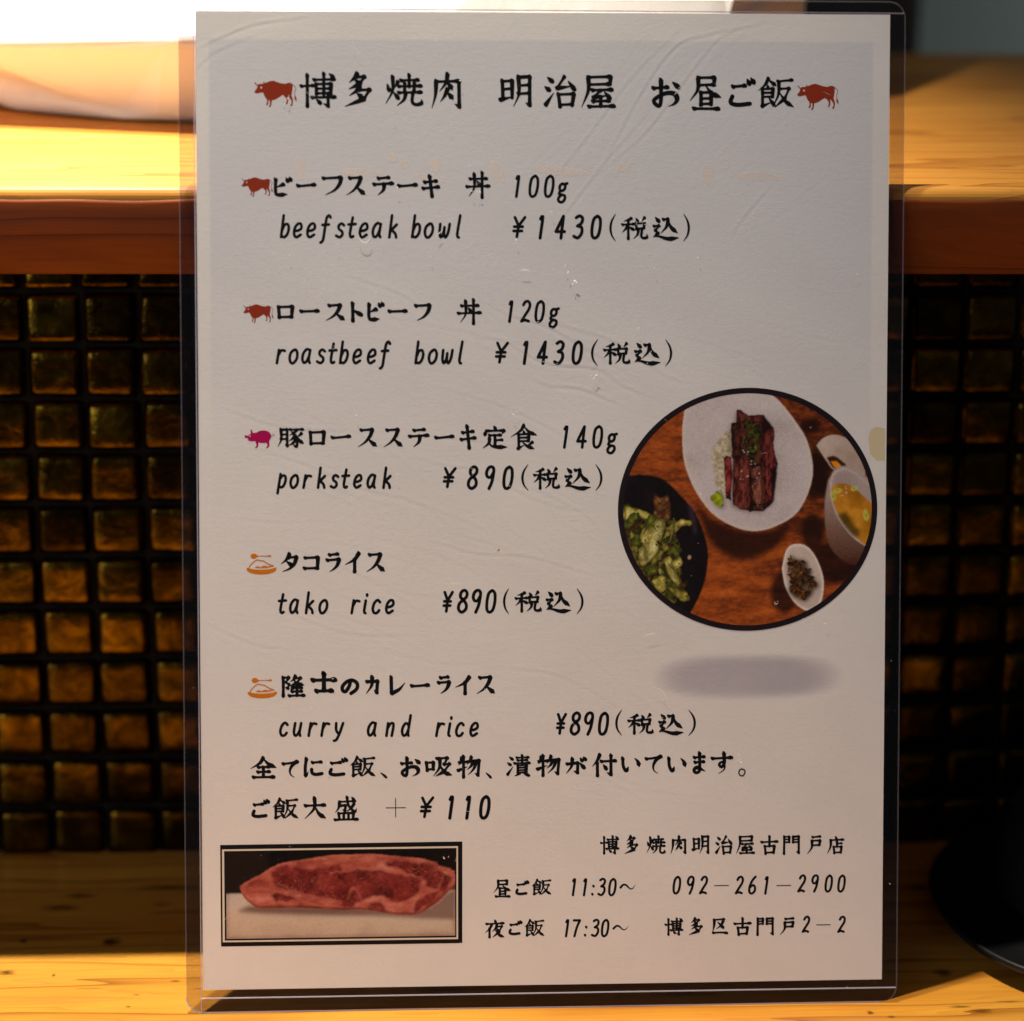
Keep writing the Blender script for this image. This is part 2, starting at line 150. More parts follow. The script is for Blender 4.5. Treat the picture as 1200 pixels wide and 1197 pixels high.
PIG = [('f',[(0.0,0.176),(0.029,0.185),(0.059,0.2),(0.118,0.2),(0.153,0.159),(0.206,0.129),(0.198,0.088),(0.191,0.0),(0.238,0.0),(0.253,0.059),(0.276,0.106),(0.329,0.109),(0.388,0.1),(0.459,0.059),(0.529,0.035),(0.635,0.027),(0.729,0.041),(0.8,0.076),(0.847,0.124),(0.871,0.171),(0.888,0.2),(0.882,0.241),(0.865,0.288),(0.829,0.359),(0.809,0.424),(0.824,0.5),(0.812,0.571),(0.753,0.624),(0.7,0.624),(0.735,0.571),(0.753,0.512),(0.718,0.447),(0.647,0.451),(0.529,0.451),(0.453,0.429),(0.453,0.512),(0.441,0.576),(0.388,0.624),(0.329,0.62),(0.371,0.571),(0.388,0.512),(0.365,0.441),(0.347,0.388),(0.247,0.396),(0.153,0.382),(0.088,0.347),(0.124,0.318),(0.076,0.282),(0.018,0.282),(0.0,0.253)]),('s14',[(0.876,0.212),(0.929,0.218),(0.982,0.194),(0.959,0.159),(0.924,0.153)]),('e',[(0.173,0.214),(-0.151,-0.227)])]
RICE = [('o',[(0.249,0.092),(-0.124,-0.17)]),('f',[(0.343,0.057),(0.402,0.08),(0.686,0.075),(0.805,0.051),(0.828,0.092),(0.805,0.128),(0.686,0.11),(0.402,0.107),(0.331,0.151)]),('s34',[(0.097,0.518),(0.101,0.447),(0.213,0.317),(0.331,0.228),(0.402,0.22),(0.473,0.252),(0.544,0.244),(0.639,0.305),(0.769,0.376),(0.899,0.424)]),('f',[(0.272,0.477),(0.331,0.436),(0.402,0.43),(0.473,0.465),(0.544,0.418),(0.639,0.412),(0.698,0.436),(0.781,0.418),(0.935,0.43),(0.828,0.459),(0.686,0.489),(0.473,0.501),(0.284,0.489)]),('f',[(0.0,0.495),(0.047,0.477),(0.107,0.507),(0.26,0.533),(0.473,0.548),(0.71,0.536),(0.864,0.507),(1.0,0.471),(0.994,0.566),(0.899,0.643),(0.71,0.696),(0.497,0.71),(0.296,0.696),(0.118,0.649),(0.018,0.578)])]
COWS = [(-87.49, 276.25, 12.75), (76.7, 276.03, 12.77), (-91.48, 247.42, 9.4), (-91.21, 209.36, 9.1)]
PIGS = [(-91.08, 171.6, 9.07)]
RICES = [(-90.84, 134.02, 9.07), (-90.74, 96.06, 8.9)]
PH_RING = [[62.28,146.56],[102.31,146.32],[62.1,183.87]]
PH_PLATE = [[42.53,176.39],[43.83,181.61],[44.87,183.35],[51.0,184.2],[65.04,183.72],[69.88,181.35],[72.97,178.46],[76.08,174.52],[80.08,168.39],[82.06,161.39],[82.09,156.13],[80.19,150.01],[76.69,144.77],[70.54,141.3],[65.25,140.02],[59.97,140.67],[53.79,143.6],[49.38,147.56],[45.41,153.71],[42.75,160.71],[42.03,166.81],[42.02,172.04]]
PH_PLATE_SHADE = [[45.42,150.21],[51.15,144.05],[59.97,140.49],[68.78,140.44],[75.38,142.85],[74.08,138.21],[69.25,133.41],[62.65,131.0],[57.36,131.57],[52.95,134.23],[48.97,139.69]]
PH_BOWL = [[21.31,156.89],[25.68,157.13],[30.06,157.46],[36.19,155.94],[41.47,151.11],[45.87,145.84],[48.97,138.81],[50.06,131.79],[48.59,123.03],[44.22,114.28],[38.96,109.05],[16.11,118.02],[16.07,153.0]]
PH_SALAD = [[21.31,147.9],[24.38,147.68],[27.22,147.27],[31.76,145.48],[33.54,144.68],[36.31,143.48],[37.1,141.51],[39.86,143.85],[39.67,139.91],[41.87,134.38],[41.08,132.02],[41.88,129.64],[41.1,126.49],[41.9,123.72],[44.07,125.28],[42.3,122.53],[43.69,120.94],[43.1,118.77],[40.33,119.78],[39.74,118.2],[37.97,114.66],[21.36,117.17]]
PH_LEAVES = [[[28.82,138.41],[30.79,141.55],[34.33,144.28],[37.1,142.29],[35.92,138.76],[35.15,134.43],[34.76,131.27],[32.39,131.29],[29.63,129.34],[28.83,132.89]],[[24.46,147.68],[27.22,147.39],[31.88,145.48],[31.17,143.91],[27.62,144.71],[24.86,143.55]],[[39.86,143.85],[38.69,139.92],[37.12,135.99],[35.15,131.27],[35.15,134.43],[37.11,139.93]],[[35.94,131.27],[37.92,132.44],[39.9,129.26],[41.11,123.73],[39.92,122.16],[37.93,126.52]],[[41.08,132.81],[41.88,131.22],[41.68,129.25],[39.91,128.08],[38.71,130.46]],[[32.8,124.98],[35.96,126.53],[37.15,122.57],[36.37,120.21],[34.39,122.2]],[[37.15,122.97],[38.73,124.93],[41.11,121.75],[43.49,121.34],[43.3,118.97],[40.33,119.78]],[[39.86,142.67],[42.23,143.64],[45.0,143.03],[44.29,141.66],[41.84,141.48],[39.87,139.52]]]
PH_LEAVES_DARK = [[[37.12,134.02],[39.09,137.95],[40.28,135.18],[42.06,134.77],[41.08,132.81],[39.11,131.24]],[[30.79,141.55],[31.96,145.08],[34.33,144.28],[31.58,140.75],[30.4,139.19]],[[24.86,143.55],[27.23,145.9],[28.41,144.32],[26.44,142.36]],[[25.27,138.83],[28.42,139.99],[29.22,136.04],[26.46,135.67]],[[30.02,128.94],[33.18,130.89],[34.77,128.12],[31.61,126.56]],[[35.55,130.48],[37.93,126.52],[40.32,122.94],[38.74,122.95],[36.35,126.92]],[[37.95,122.17],[39.14,120.98],[38.75,119.0],[37.16,120.99]]]
PH_LEAVES_BROWN = [[[33.13,152.15],[34.71,150.57],[37.87,150.95],[38.67,144.65],[37.1,142.29],[33.14,145.07]],[[26.05,141.58],[29.99,144.31],[29.21,141.95],[26.45,140.79]],[[25.66,140.79],[28.81,140.77],[29.21,137.62],[26.06,137.64]],[[41.31,123.33],[43.87,125.29],[42.69,122.53]]]
PH_LEAVES_PALE = [[[32.37,139.96],[34.73,143.49],[36.31,141.91],[35.14,136.79],[33.18,132.07],[31.2,131.3]],[[38.3,137.95],[39.67,143.07],[39.28,139.52],[37.12,134.41],[35.74,132.84]],[[37.13,131.26],[38.72,129.27],[40.31,124.92],[38.72,127.3]],[[34.37,129.3],[36.35,127.32],[35.17,126.54]],[[29.22,134.47],[30.4,136.04],[30.81,131.3],[29.62,130.52]]]
PH_BEEF = [[[58.71,177.21],[59.9,177.2],[62.28,175.23],[67.02,175.61],[67.04,171.68],[58.54,171.72]],[[56.95,173.29],[60.11,173.28],[60.16,163.07],[57.39,162.29]],[[59.71,173.67],[66.83,173.65],[66.9,159.89],[60.17,160.71]],[[66.45,170.9],[70.21,171.47],[70.04,165.38],[71.26,160.65],[70.08,158.69],[66.51,159.1]],[[54.62,162.5],[55.41,163.09],[57.0,162.69],[57.61,157.57],[57.05,149.31],[55.47,150.11]],[[57.99,162.29],[62.93,162.27],[63.01,146.52],[60.23,146.73],[57.65,148.12]],[[63.14,159.91],[67.3,159.89],[67.95,148.46],[64.98,147.69],[63.38,150.46]],[[67.3,159.49],[69.28,159.09],[70.13,149.23],[68.15,148.06]],[[61.81,147.31],[67.36,148.26],[69.15,147.86],[66.97,146.1],[62.61,145.93]]]
PH_WASABI = [[52.88,152.48],[54.47,150.9],[54.69,147.35],[53.1,147.17],[50.52,149.54],[50.91,150.92]]
PH_RICE = [[51.45,165.46],[53.02,168.21],[56.96,170.55],[57.78,163.08],[55.42,159.94],[55.47,149.71],[53.08,152.88],[51.47,159.96]]
PH_ONION = [[58.53,173.29],[64.09,168.16],[64.13,161.08]]
PH_SAUCE_BOWL = [[83.29,166.17],[85.75,168.61],[89.44,169.38],[93.78,167.65],[96.58,164.58],[98.03,160.89],[98.07,156.6],[93.23,158.77],[88.9,158.61],[86.41,161.56]]
PH_SAUCE = [[86.4,162.48],[88.87,162.9],[91.04,161.54],[92.6,159.69],[88.9,158.98]]
PH_YOLK = [[87.77,161.25],[89.5,161.36],[90.87,160.19],[91.06,159.33],[89.02,159.34]]
PH_SAUCE_SIDE = [[82.99,165.86],[86.41,161.56],[89.21,158.79],[87.38,154.82],[86.17,150.53],[83.38,153.0],[81.8,159.14]]
PH_SOUP_BOWL = [[87.07,155.43],[86.0,148.08],[86.56,139.47],[88.45,133.93],[92.81,130.2],[97.78,129.55],[103.33,133.21],[103.18,151.66],[98.19,156.91],[93.22,159.57],[89.51,159.22]]
PH_SOUP_IN = [[87.57,154.82],[88.91,157.87],[91.99,158.96],[95.71,157.53],[99.45,154.45],[103.18,151.66],[103.33,133.21],[98.85,135.09],[94.61,138.07],[90.55,143.14],[88.22,148.98]]
PH_SOUP = [[88.01,152.97],[90.17,154.5],[94.5,153.55],[99.49,149.23],[103.23,145.52],[103.28,139.37],[99.09,135.58],[95.23,138.68],[91.48,142.82],[88.98,147.45]]
PH_WAKAME = [[90.23,144.98],[92.39,145.58],[94.27,143.11],[96.77,139.41],[95.85,137.88],[92.11,141.28]]
PH_SCALLION = [[89.87,152.35],[88.65,150.52],[98.9,144.62],[95.12,152.93],[99.53,143.08],[92.04,151.42]]
PH_DISH = [[72.9,128.5],[74.23,134.03],[76.69,135.85],[80.4,135.21],[83.52,131.5],[85.72,125.33],[85.45,119.17],[83.61,116.1],[80.52,115.39],[76.79,118.01],[73.98,122.96]]
PH_PICKLE = [[78.92,124.77],[75.17,130.95],[83.57,123.5],[79.88,118.29]]
PH_SHADES = [[81.4,172.29],[84.61,172.28],[81.42,169.54],[82.54,139.5],[86.25,139.48],[82.58,133.35],[89.09,130.23],[97.15,130.17],[89.14,123.45],[73.68,121.11],[78.01,121.08],[73.72,114.33],[83.05,156.68],[87.06,156.66],[83.09,149.32]]
ST_OUT = [[-99.42,44.78],[-25.43,44.97],[-25.5,13.36],[-99.36,13.39]]
ST_LINE = [[-98.86,43.4],[-26.77,43.56],[-26.78,14.63],[-98.83,14.7]]
ST_LINE_IN = [[-98.24,42.87],[-27.24,42.99],[-27.31,15.2],[-98.2,15.22]]
ST_IN = [[-97.73,42.49],[-27.53,42.67],[-27.6,15.6],[-97.81,15.69]]
ST_BOARD = [[-97.78,29.61],[-27.56,29.48],[-27.6,15.6],[-97.81,15.69]]
ST_MEAT = [[-93.5,31.46],[-92.78,32.43],[-90.17,34.04],[-86.91,35.65],[-83.98,37.58],[-80.39,39.01],[-75.51,39.77],[-70.63,40.52],[-65.74,41.21],[-59.87,41.33],[-53.61,41.49],[-47.69,40.91],[-40.72,40.18],[-37.93,39.79],[-33.75,38.67],[-32.36,37.59],[-30.96,37.22],[-27.89,35.48],[-27.9,31.52],[-30.28,29.08],[-33.09,26.3],[-36.24,24.22],[-39.04,22.67],[-44.28,22.51],[-48.46,23.0],[-53.69,23.96],[-58.22,24.21],[-63.09,24.28],[-69.09,24.68],[-73.97,25.05],[-78.86,25.03],[-85.36,25.06],[-88.29,25.27],[-90.55,26.79],[-92.49,28.8]]
ST_SHADE = [[-94.63,24.22],[-90.56,25.8],[-82.11,25.67],[-65.82,25.43],[-44.27,23.64],[-36.24,24.93],[-30.28,29.08],[-27.66,30.1],[-27.68,20.73],[-37.3,21.13],[-51.26,22.16],[-65.19,22.55],[-73.99,23.07],[-85.38,23.41]]
ST_LEAN = [[[-83.99,35.93],[-81.38,37.54],[-77.15,37.81],[-72.93,36.43],[-69.02,37.37],[-64.13,37.63],[-62.5,37.27],[-62.55,27.36],[-65.81,27.41],[-72.33,28.17],[-76.87,29.89],[-80.77,30.94],[-83.36,32.63]],[[-84.04,29.01],[-80.78,30.11],[-75.58,28.22],[-72.33,27.51],[-78.84,27.21],[-83.4,27.68]],[[-63.03,36.27],[-54.68,36.5],[-47.02,35.33],[-40.74,34.18],[-38.31,32.73],[-39.01,29.92],[-44.26,26.46],[-49.49,27.96],[-51.93,28.35],[-54.72,27.33],[-58.21,25.62],[-63.08,26.04]],[[-50.49,38.91],[-44.21,39.17],[-35.5,37.63],[-30.27,35.09],[-28.52,34.0],[-30.98,29.8],[-36.21,32.0],[-40.74,34.89]],[[-54.73,25.21],[-51.93,26.93],[-48.8,25.12],[-49.51,23.54],[-53.34,24.31]],[[-38.67,27.09],[-32.73,29.82],[-34.48,26.67],[-40.08,23.57]]]
STAIN = [[99.36,167.92],[99.87,170.8],[101.71,171.84],[104.57,171.31],[104.57,161.35],[102.06,161.36],[99.92,163.47]]
GHOST = [(-74.19, 253.4, -73.72, 246.51, 2.35), (-61.92, 249.34, -47.29, 248.08, 1.57), (-47.02, 252.69, -44.96, 253.97, 2.09), (-43.43, 250.65, -41.37, 252.19, 2.09), (-32.61, 253.23, -33.4, 248.88, 2.35), (-39.84, 248.35, -30.57, 246.06, 1.31), (-16.37, 252.24, -12.51, 246.09, 2.35), (-2.68, 250.21, 13.38, 248.7, 1.83), (21.68, 249.74, 26.87, 252.32, 1.57), (49.52, 251.59, 49.28, 245.15, 2.35), (58.14, 248.26, 73.57, 247.51, 1.83)]
GHOST_RING = (54.47, 251.86)
PR = [[62.52,95.06],[92.21,94.77],[62.49,102.46],[-101.21,288.61],[99.74,289.57]]
WRINKLES = [[1,[[-20.34,199.51],[-12.57,198.2],[0.41,191.71],[16.03,189.85],[23.87,184.64],[34.33,180.44],[42.2,174.69]]],[1,[[-4.79,187.84],[1.71,184.71],[10.83,183.9],[23.88,178.66]]],[0.8,[[-20.32,211.12],[-9.97,205.95],[0.41,202.83],[13.42,195.56],[26.47,187.75]]],[0.8,[[-7.37,211.11],[5.61,203.34],[21.24,198.13],[36.93,187.71],[52.66,183.77]]],[0.6,[[-43.75,164.66],[-30.8,160.71],[-20.42,158.84],[0.4,148.83],[16.08,146.13]]],[0.6,[[-87.6,166.16],[-72.18,160.91],[-56.73,154.36],[-43.8,150.39]]],[0.7,[[15.97,248.45],[31.53,262.61],[47.06,283.17],[54.83,290.89],[67.83,294.79]]],[0.9,[[17.27,251.02],[28.91,272.85],[39.26,286.98],[49.63,290.86],[62.63,293.49]]],[0.6,[[-4.76,239.43],[10.78,257.42],[26.31,277.97],[41.83,293.38]]],[0.6,[[0.42,229.14],[15.97,249.73],[31.52,267.74]]],[0.5,[[-80.08,136.33],[-67.18,132.34],[-46.5,123.07],[-30.91,120.34]]],[0.7,[[-36.06,138.11],[-20.47,133.84],[-4.82,132.68],[16.1,126.51]]],[0.5,[[-87.92,120.79],[-62.12,110.15],[-36.15,108.61]]],[0.9,[[-105.81,285.04],[-96.37,289.64],[-86.68,293.23],[-71.38,295.34]]],[0.6,[[-105.87,278.71],[-99.47,284.57],[-86.7,290.2]]],[0.5,[[-102.89,180.4],[-79.84,172.58],[-56.65,171.19]]],[0.5,[[-20.53,99.3],[3.01,96.44],[24.03,85.69]]],[0.4,[[-10.02,156.7],[10.85,146.16],[21.33,135.64]]],[0.8,[[56.4,229.16],[60.29,235.62],[69.39,245.96]]],[0.6,[[-61.56,218.87],[-43.57,212.44],[-30.69,203.4]]],[0.5,[[-4.86,67.54],[16.16,64.64],[32.0,56.5]]],[0.6,[[-103.45,113.12],[-88.03,106.47],[-77.7,105.07]]],[0.5,[[-30.74,184.03],[-10.0,177.49],[16.06,164.38]]]]
SLEEVE_L, SLEEVE_R, SLEEVE_B, SLEEVE_T = -110.0, 109.6, -7.4, 300.6

# ---------------- helpers ----------------
def link(o, parent=None):
    COL.objects.link(o)
    if parent: o.parent = parent
    return o
def meshobj(name, V, F, mat, parent=None, smooth=False):
    me = bpy.data.meshes.new(name); me.from_pydata(V, [], F); me.validate()
    if mat: me.materials.append(mat)
    if smooth:
        for p in me.polygons: p.use_smooth = True
    return link(bpy.data.objects.new(name, me), parent)
def bmobj(name, bm, mat, parent=None, smooth=False):
    me = bpy.data.meshes.new(name); bm.to_mesh(me); bm.free()
    if mat: me.materials.append(mat)
    if smooth:
        for p in me.polygons: p.use_smooth = True
    return link(bpy.data.objects.new(name, me), parent)
def tag(o, **k):
    for a, b in k.items(): o[a] = b
    return o

class NT:
    def __init__(self, name):
        self.m = bpy.data.materials.new(name); self.m.use_nodes = True
        self.t = self.m.node_tree; self.b = self.t.nodes['Principled BSDF']; self.out = self.t.nodes['Material Output']
    def n(self, typ, **k):
        nd = self.t.nodes.new('ShaderNode' + typ)
        for a, v in k.items():
            if a in nd.inputs.keys(): nd.inputs[a].default_value = v
            else: setattr(nd, a, v)
        return nd
    def l(self, a, b): self.t.links.new(a, b)
    def set(self, **k):
        for a, v in k.items(): self.b.inputs[a.replace('_', ' ')].default_value = v
        return self
    def coord(self, sc=(1, 1, 1), rot=(0, 0, 0), loc=(0, 0, 0)):
        tc = self.n('TexCoord'); mp = self.n('Mapping')
        mp.inputs['Scale'].default_value = sc; mp.inputs['Rotation'].default_value = rot; mp.inputs['Location'].default_value = loc
        self.l(tc.outputs['Object'], mp.inputs['Vector']); return mp.outputs['Vector']
    def noise(self, vec, scale, detail=4, rough=.55, dist=0):
        nd = self.n('TexNoise'); self.l(vec, nd.inputs['Vector'])
        nd.inputs['Scale'].default_value = scale; nd.inputs['Detail'].default_value = detail
        nd.inputs['Roughness'].default_value = rough; nd.inputs['Distortion'].default_value = dist
        return nd.outputs['Fac']
    def ramp(self, fac, stops, interp='LINEAR'):
        r = self.n('ValToRGB'); r.color_ramp.interpolation = interp
        e = r.color_ramp.elements
        while len(e) > 1: e.remove(e[-1])
        e[0].position = stops[0][0]; e[0].color = tuple(stops[0][1]) + (1,)
        for p, c in stops[1:]:
            x = e.new(p); x.color = tuple(c) + (1,)
        self.l(fac, r.inputs['Fac']); return r.outputs['Color']
    def math(self, op, a, b=None, c=None, clamp=False):
        nd = self.n('Math'); nd.operation = op; nd.use_clamp = clamp
        for i, v in enumerate((a, b, c)):
            if v is None: continue
            if isinstance(v, (int, float)): nd.inputs[i].default_value = v
            else: self.l(v, nd.inputs[i])
        return nd.outputs[0]
    def mix(self, fac, a, b, mode='MIX'):
        nd = self.n('Mix'); nd.data_type = 'RGBA'; nd.blend_type = mode
        for i, v in ((0, fac), (6, a), (7, b)):
            if isinstance(v, (int, float)): nd.inputs[i].default_value = v
            elif isinstance(v, tuple): nd.inputs[i].default_value = v + (1,) if len(v) == 3 else v
            else: self.l(v, nd.inputs[i])
        return nd.outputs[2]
    def bump(self, h, strength, dist):
        nd = self.n('Bump'); nd.inputs['Strength'].default_value = strength; nd.inputs['Distance'].default_value = dist
        self.l(h, nd.inputs['Height']); self.l(nd.outputs['Normal'], self.b.inputs['Normal']); return nd.outputs['Normal']
def plain(name, col, rough=.5, spec=None, **k):
    m = NT(name); sp = k.pop('Specular_IOR_Level', None); m.set(Base_Color=col + (1,), Roughness=rough, **k)
    if sp is None and name.startswith('print'): sp = .12
    if sp is not None: m.b.inputs['Specular IOR Level'].default_value = sp
    return m.m
def grainy(name, c1, c2, scale=900, rough=.55, detail=3):
    m = NT(name); v = m.coord(); f = m.noise(v, scale, detail)
    m.l(m.ramp(f, [(.36, c1), (.64, c2)]), m.b.inputs['Base Color']); m.set(Roughness=rough); return m.m

# ---------------- wood ----------------
def wood(name, light, mid, dark, rough=.32, seed=0., fine=1.0, coat=0.25, knots=True, spots=()):
    m = NT(name)
    v = m.coord((1.3, 16, 16), loc=(seed, seed * 1.7, 0))
    w = m.noise(v, 2.2, 3, .5)
    v2 = m.coord((1.0, 9, 9), loc=(seed * .7, seed, 0))
    sep = m.n('SeparateXYZ'); m.l(v2, sep.inputs[0])
    yy = m.math('ADD', sep.outputs[1], m.math('MULTIPLY', w, .95))
    yy = m.math('ADD', yy, m.math('MULTIPLY', sep.outputs[2], 1.1))
    rings = m.math('FRACT', m.math('MULTIPLY', yy, 7.5))
    tri = m.math('POWER', rings, 5.0)
    r2 = m.math('POWER', m.math('FRACT', m.math('MULTIPLY', yy, 31.0)), 3.0)
    tri = m.math('MAXIMUM', tri, m.math('MULTIPLY', r2, m.math('MULTIPLY', w, .62)))
    v3 = m.coord((22 if fine < 1 else 9, 420, 420), loc=(seed, 0, 0)); fib = m.noise(v3, 1.6 * fine, 4, .65)
    big = m.noise(m.coord((2.2, 9, 9), loc=(seed, 0, 3)), 2.5, 3, .5)
    base = m.ramp(big, [(.3, mid), (.7, light)])
    c = m.mix(m.math('MULTIPLY', tri, .85), base, dark)
    c = m.mix(m.ramp(fib, [(.35, (.30,) * 3), (.62, (0, 0, 0))]), c, tuple(x * .62 for x in mid))
    if knots:
        vo = m.n('TexVoronoi'); m.l(m.coord((13, 62, 62), loc=(seed, .3, 0)), vo.inputs['Vector']); vo.inputs['Scale'].default_value = 1.0
        d = m.math('ADD', vo.outputs['Distance'], m.math('MULTIPLY', fib, .09))
        k = m.ramp(d, [(.06, (.9,) * 3), (.24, (0, 0, 0))])
        sel = m.n('SeparateColor'); m.l(vo.outputs['Color'], sel.inputs[0])
        k = m.math('MULTIPLY', k, m.math('GREATER_THAN', sel.outputs[0], .58))
        c = m.mix(k, c, tuple(x * .25 for x in dark))
    if spots:
        sp = m.n('SeparateXYZ'); m.l(m.coord(), sp.inputs[0]); tot = None
        wob = m.math('MULTIPLY', m.math('SUBTRACT', m.noise(m.coord((260, 700, 1)), 1, 4, .6), .5), 2.2)
        for px_, py_, rx_, ry_, st_ in spots:
            a_ = m.math('DIVIDE', m.math('SUBTRACT', sp.outputs[0], px_), rx_); b_ = m.math('DIVIDE', m.math('SUBTRACT', sp.outputs[1], py_), ry_)
            d_ = m.math('ADD', m.math('SQRT', m.math('ADD', m.math('MULTIPLY', a_, a_), m.math('MULTIPLY', b_, b_))), wob)
            k_ = m.math('MULTIPLY', m.math('SUBTRACT', 1.35, d_, clamp=True), st_)
            tot = k_ if tot is None else m.math('MAXIMUM', tot, k_)
        c = m.mix(tot, c, tuple(x * .30 for x in dark))
    st = m.noise(m.coord((6, 22, 22), loc=(seed, 9, 0)), 3, 5, .6)
    c = m.mix(m.ramp(st, [(.56, (0, 0, 0)), (.75, (.35,) * 3)]), c, tuple(x * .55 for x in mid))
    m.l(c, m.b.inputs['Base Color'])
    m.l(m.ramp(fib, [(.3, (rough + .12,) * 3), (.7, (rough - .05,) * 3)]), m.b.inputs['Roughness'])
    m.set(Coat_Weight=coat, Coat_Roughness=.22)
    if coat < .2: m.b.inputs['Specular IOR Level'].default_value = .2
    h = m.math('ADD', m.math('MULTIPLY', fib, .6), m.math('MULTIPLY', tri, -.5))
    m.bump(h, .35, .0004)
    return m.m
W_COUNTER = wood('pine_counter', (.80, .405, .056), (.60, .235, .022), (.24, .058, .003), seed=2.3, spots=[(-.1481,.0838,.0045,.0022,.75),(-.1539,.0749,.006,.0022,.8),(-.1361,.0495,.0028,.0026,1),(-.164,.051,.0013,.0016,.9),(-.121,.0765,.003,.002,.5),(-.1675,.0291,.0030,.0014,.9),(-.1525,.0269,.0007,.0009,.9),(-.1145,.0215,.0016,.0007,.7),(.1321,.0815,.005,.0022,.7),(.1282,.0192,.0028,.0024,.9),(.1002,-.0067,.0011,.0011,1),(.1289,-.0038,.0028,.0009,.8),(.1349,-.0068,.0030,.0014,.8),(.1063,-.0097,.0012,.0008,.8),(-.1281,.005,.0010,.0006,.7),(-.126,.0128,.0012,.0005,.6),(.145,-.001,.0035,.0006,.6),(-.140,.0175,.0040,.0004,.5)])
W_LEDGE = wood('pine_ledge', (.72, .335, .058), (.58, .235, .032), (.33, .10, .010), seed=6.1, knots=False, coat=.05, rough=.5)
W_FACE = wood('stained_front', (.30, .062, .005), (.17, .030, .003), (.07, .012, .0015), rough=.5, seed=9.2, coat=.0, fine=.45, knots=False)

def slab(name, x0, x1, y0, y1, z0, z1, mat, bev=.0015, parent=None, seg=3):
    bm = bmesh.new(); bmesh.ops.create_cube(bm, size=1)
    for v in bm.verts:
        v.co = Vector(((x0 + x1) / 2 + v.co.x * (x1 - x0), (y0 + y1) / 2 + v.co.y * (y1 - y0), (z0 + z1) / 2 + v.co.z * (z1 - z0)))
    if bev: bmesh.ops.bevel(bm, geom=bm.edges[:], offset=bev, segments=seg, profile=.5, affect='EDGES')
    return bmobj(name, bm, mat, parent, smooth=False)

# lower counter
tag(slab('counter', -.75, .75, -.175, .128, -.035, 0, W_COUNTER, .002), kind='structure')
# raised ledge: top board with a darker front face
LY = .0630; LZ = .2435; LB = .2165
ledge = bpy.data.objects.new('raised_wooden_ledge', None); ledge.location = (0, LY, LB); link(ledge)
tag(ledge, label='thick raised wooden ledge above the tiles, pale lit top and reddish brown front', category='shelf')
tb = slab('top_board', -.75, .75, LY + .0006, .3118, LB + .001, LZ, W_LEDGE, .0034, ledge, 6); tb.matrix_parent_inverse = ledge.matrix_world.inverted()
tb.matrix_parent_inverse = Matrix.Translation((0, -LY, -LB))
# front face strip: thin wavy-edged board on the front
bm = bmesh.new()
N = 400; prev = None
for i in range(N + 1):
    x = -.75 + 1.5 * i / N
    wv = .00025 * math.sin(x * 61) + .0002 * math.sin(x * 173 + 1)
    prof = [(LY + .0016, LB), (LY, LB + .0012), (LY, LZ - .0046 + wv), (LY + .0003, LZ - .0038 + wv), (LY + .0016, LZ - .0034 + wv)]
    cur = [bm.verts.new((x, y, z)) for y, z in prof]
    if prev:
        for j in range(4): bm.faces.new((prev[j], cur[j], cur[j + 1], prev[j + 1]))
    prev = cur
bmesh.ops.recalc_face_normals(bm, faces=bm.faces[:])
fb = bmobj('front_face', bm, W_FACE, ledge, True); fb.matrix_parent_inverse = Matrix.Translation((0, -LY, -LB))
# ---------------- tiled wall ----------------
m = NT('dark_grout'); v = m.coord(); m.l(m.ramp(m.noise(v, 260), [(.3, (.004, .003, .002)), (.7, (.011, .008, .005))]), m.b.inputs['Base Color']); m.set(Roughness=.9); m.b.inputs['Specular IOR Level'].default_value = .1
TW = .1186
wall = tag(slab('tiled_wall', -.75, .75, TW, TW + .008, 0.0005, LB - .0005, m.m, 0), kind='structure')
m = NT('amber_glazed_tile'); v = m.coord()
oi = m.n('ObjectInfo')
add = m.n('VectorMath'); add.operation = 'ADD'; m.l(v, add.inputs[0]); m.l(oi.outputs['Location'], add.inputs[1]); vv = add.outputs[0]
n1 = m.noise(vv, 120, 5, .6, .6); n2 = m.noise(vv, 420, 5, .65, 1.2)
c = m.ramp(n1, [(.28, (.020, .012, .0012)), (.5, (.085, .049, .004)), (.72, (.21, .120, .009))])
c = m.mix(m.ramp(n2, [(.48, (0, 0, 0)), (.7, (.6,) * 3)]), c, (.035, .017, .003))
c = m.mix(1.0, c, m.ramp(oi.outputs['Random'], [(0, (.30, .30, .30)), (.35, (.62, .62, .62)), (.7, (1.0, 1.0, .9)), (.9, (1.25, 1.25, 1.0)), (1, (.75, .85, 1.0))]), 'MULTIPLY')
sx_ = m.n('SeparateXYZ'); m.l(v, sx_.inputs[0]); em = m.math('MAXIMUM', m.math('ABSOLUTE', sx_.outputs[0]), m.math('ABSOLUTE', sx_.outputs[2]))
em = m.math('ADD', em, m.math('MULTIPLY', m.math('SUBTRACT', n2, .5), .0022))
c = m.mix(m.ramp(m.math('MULTIPLY', em, 100), [(.68, (0, 0, 0)), (.84, (1, 1, 1))]), c, (.008, .005, .002))
m.l(c, m.b.inputs['Base Color']); m.set(Metallic=.97)
m.l(m.ramp(n2, [(.35, (.13,) * 3), (.7, (.22,) * 3)]), m.b.inputs['Roughness'])
m.bump(m.math('ADD', m.math('MULTIPLY', n1, 1.0), m.math('MULTIPLY', n2, .25)), .8, .00045)
TILE_M = m.m
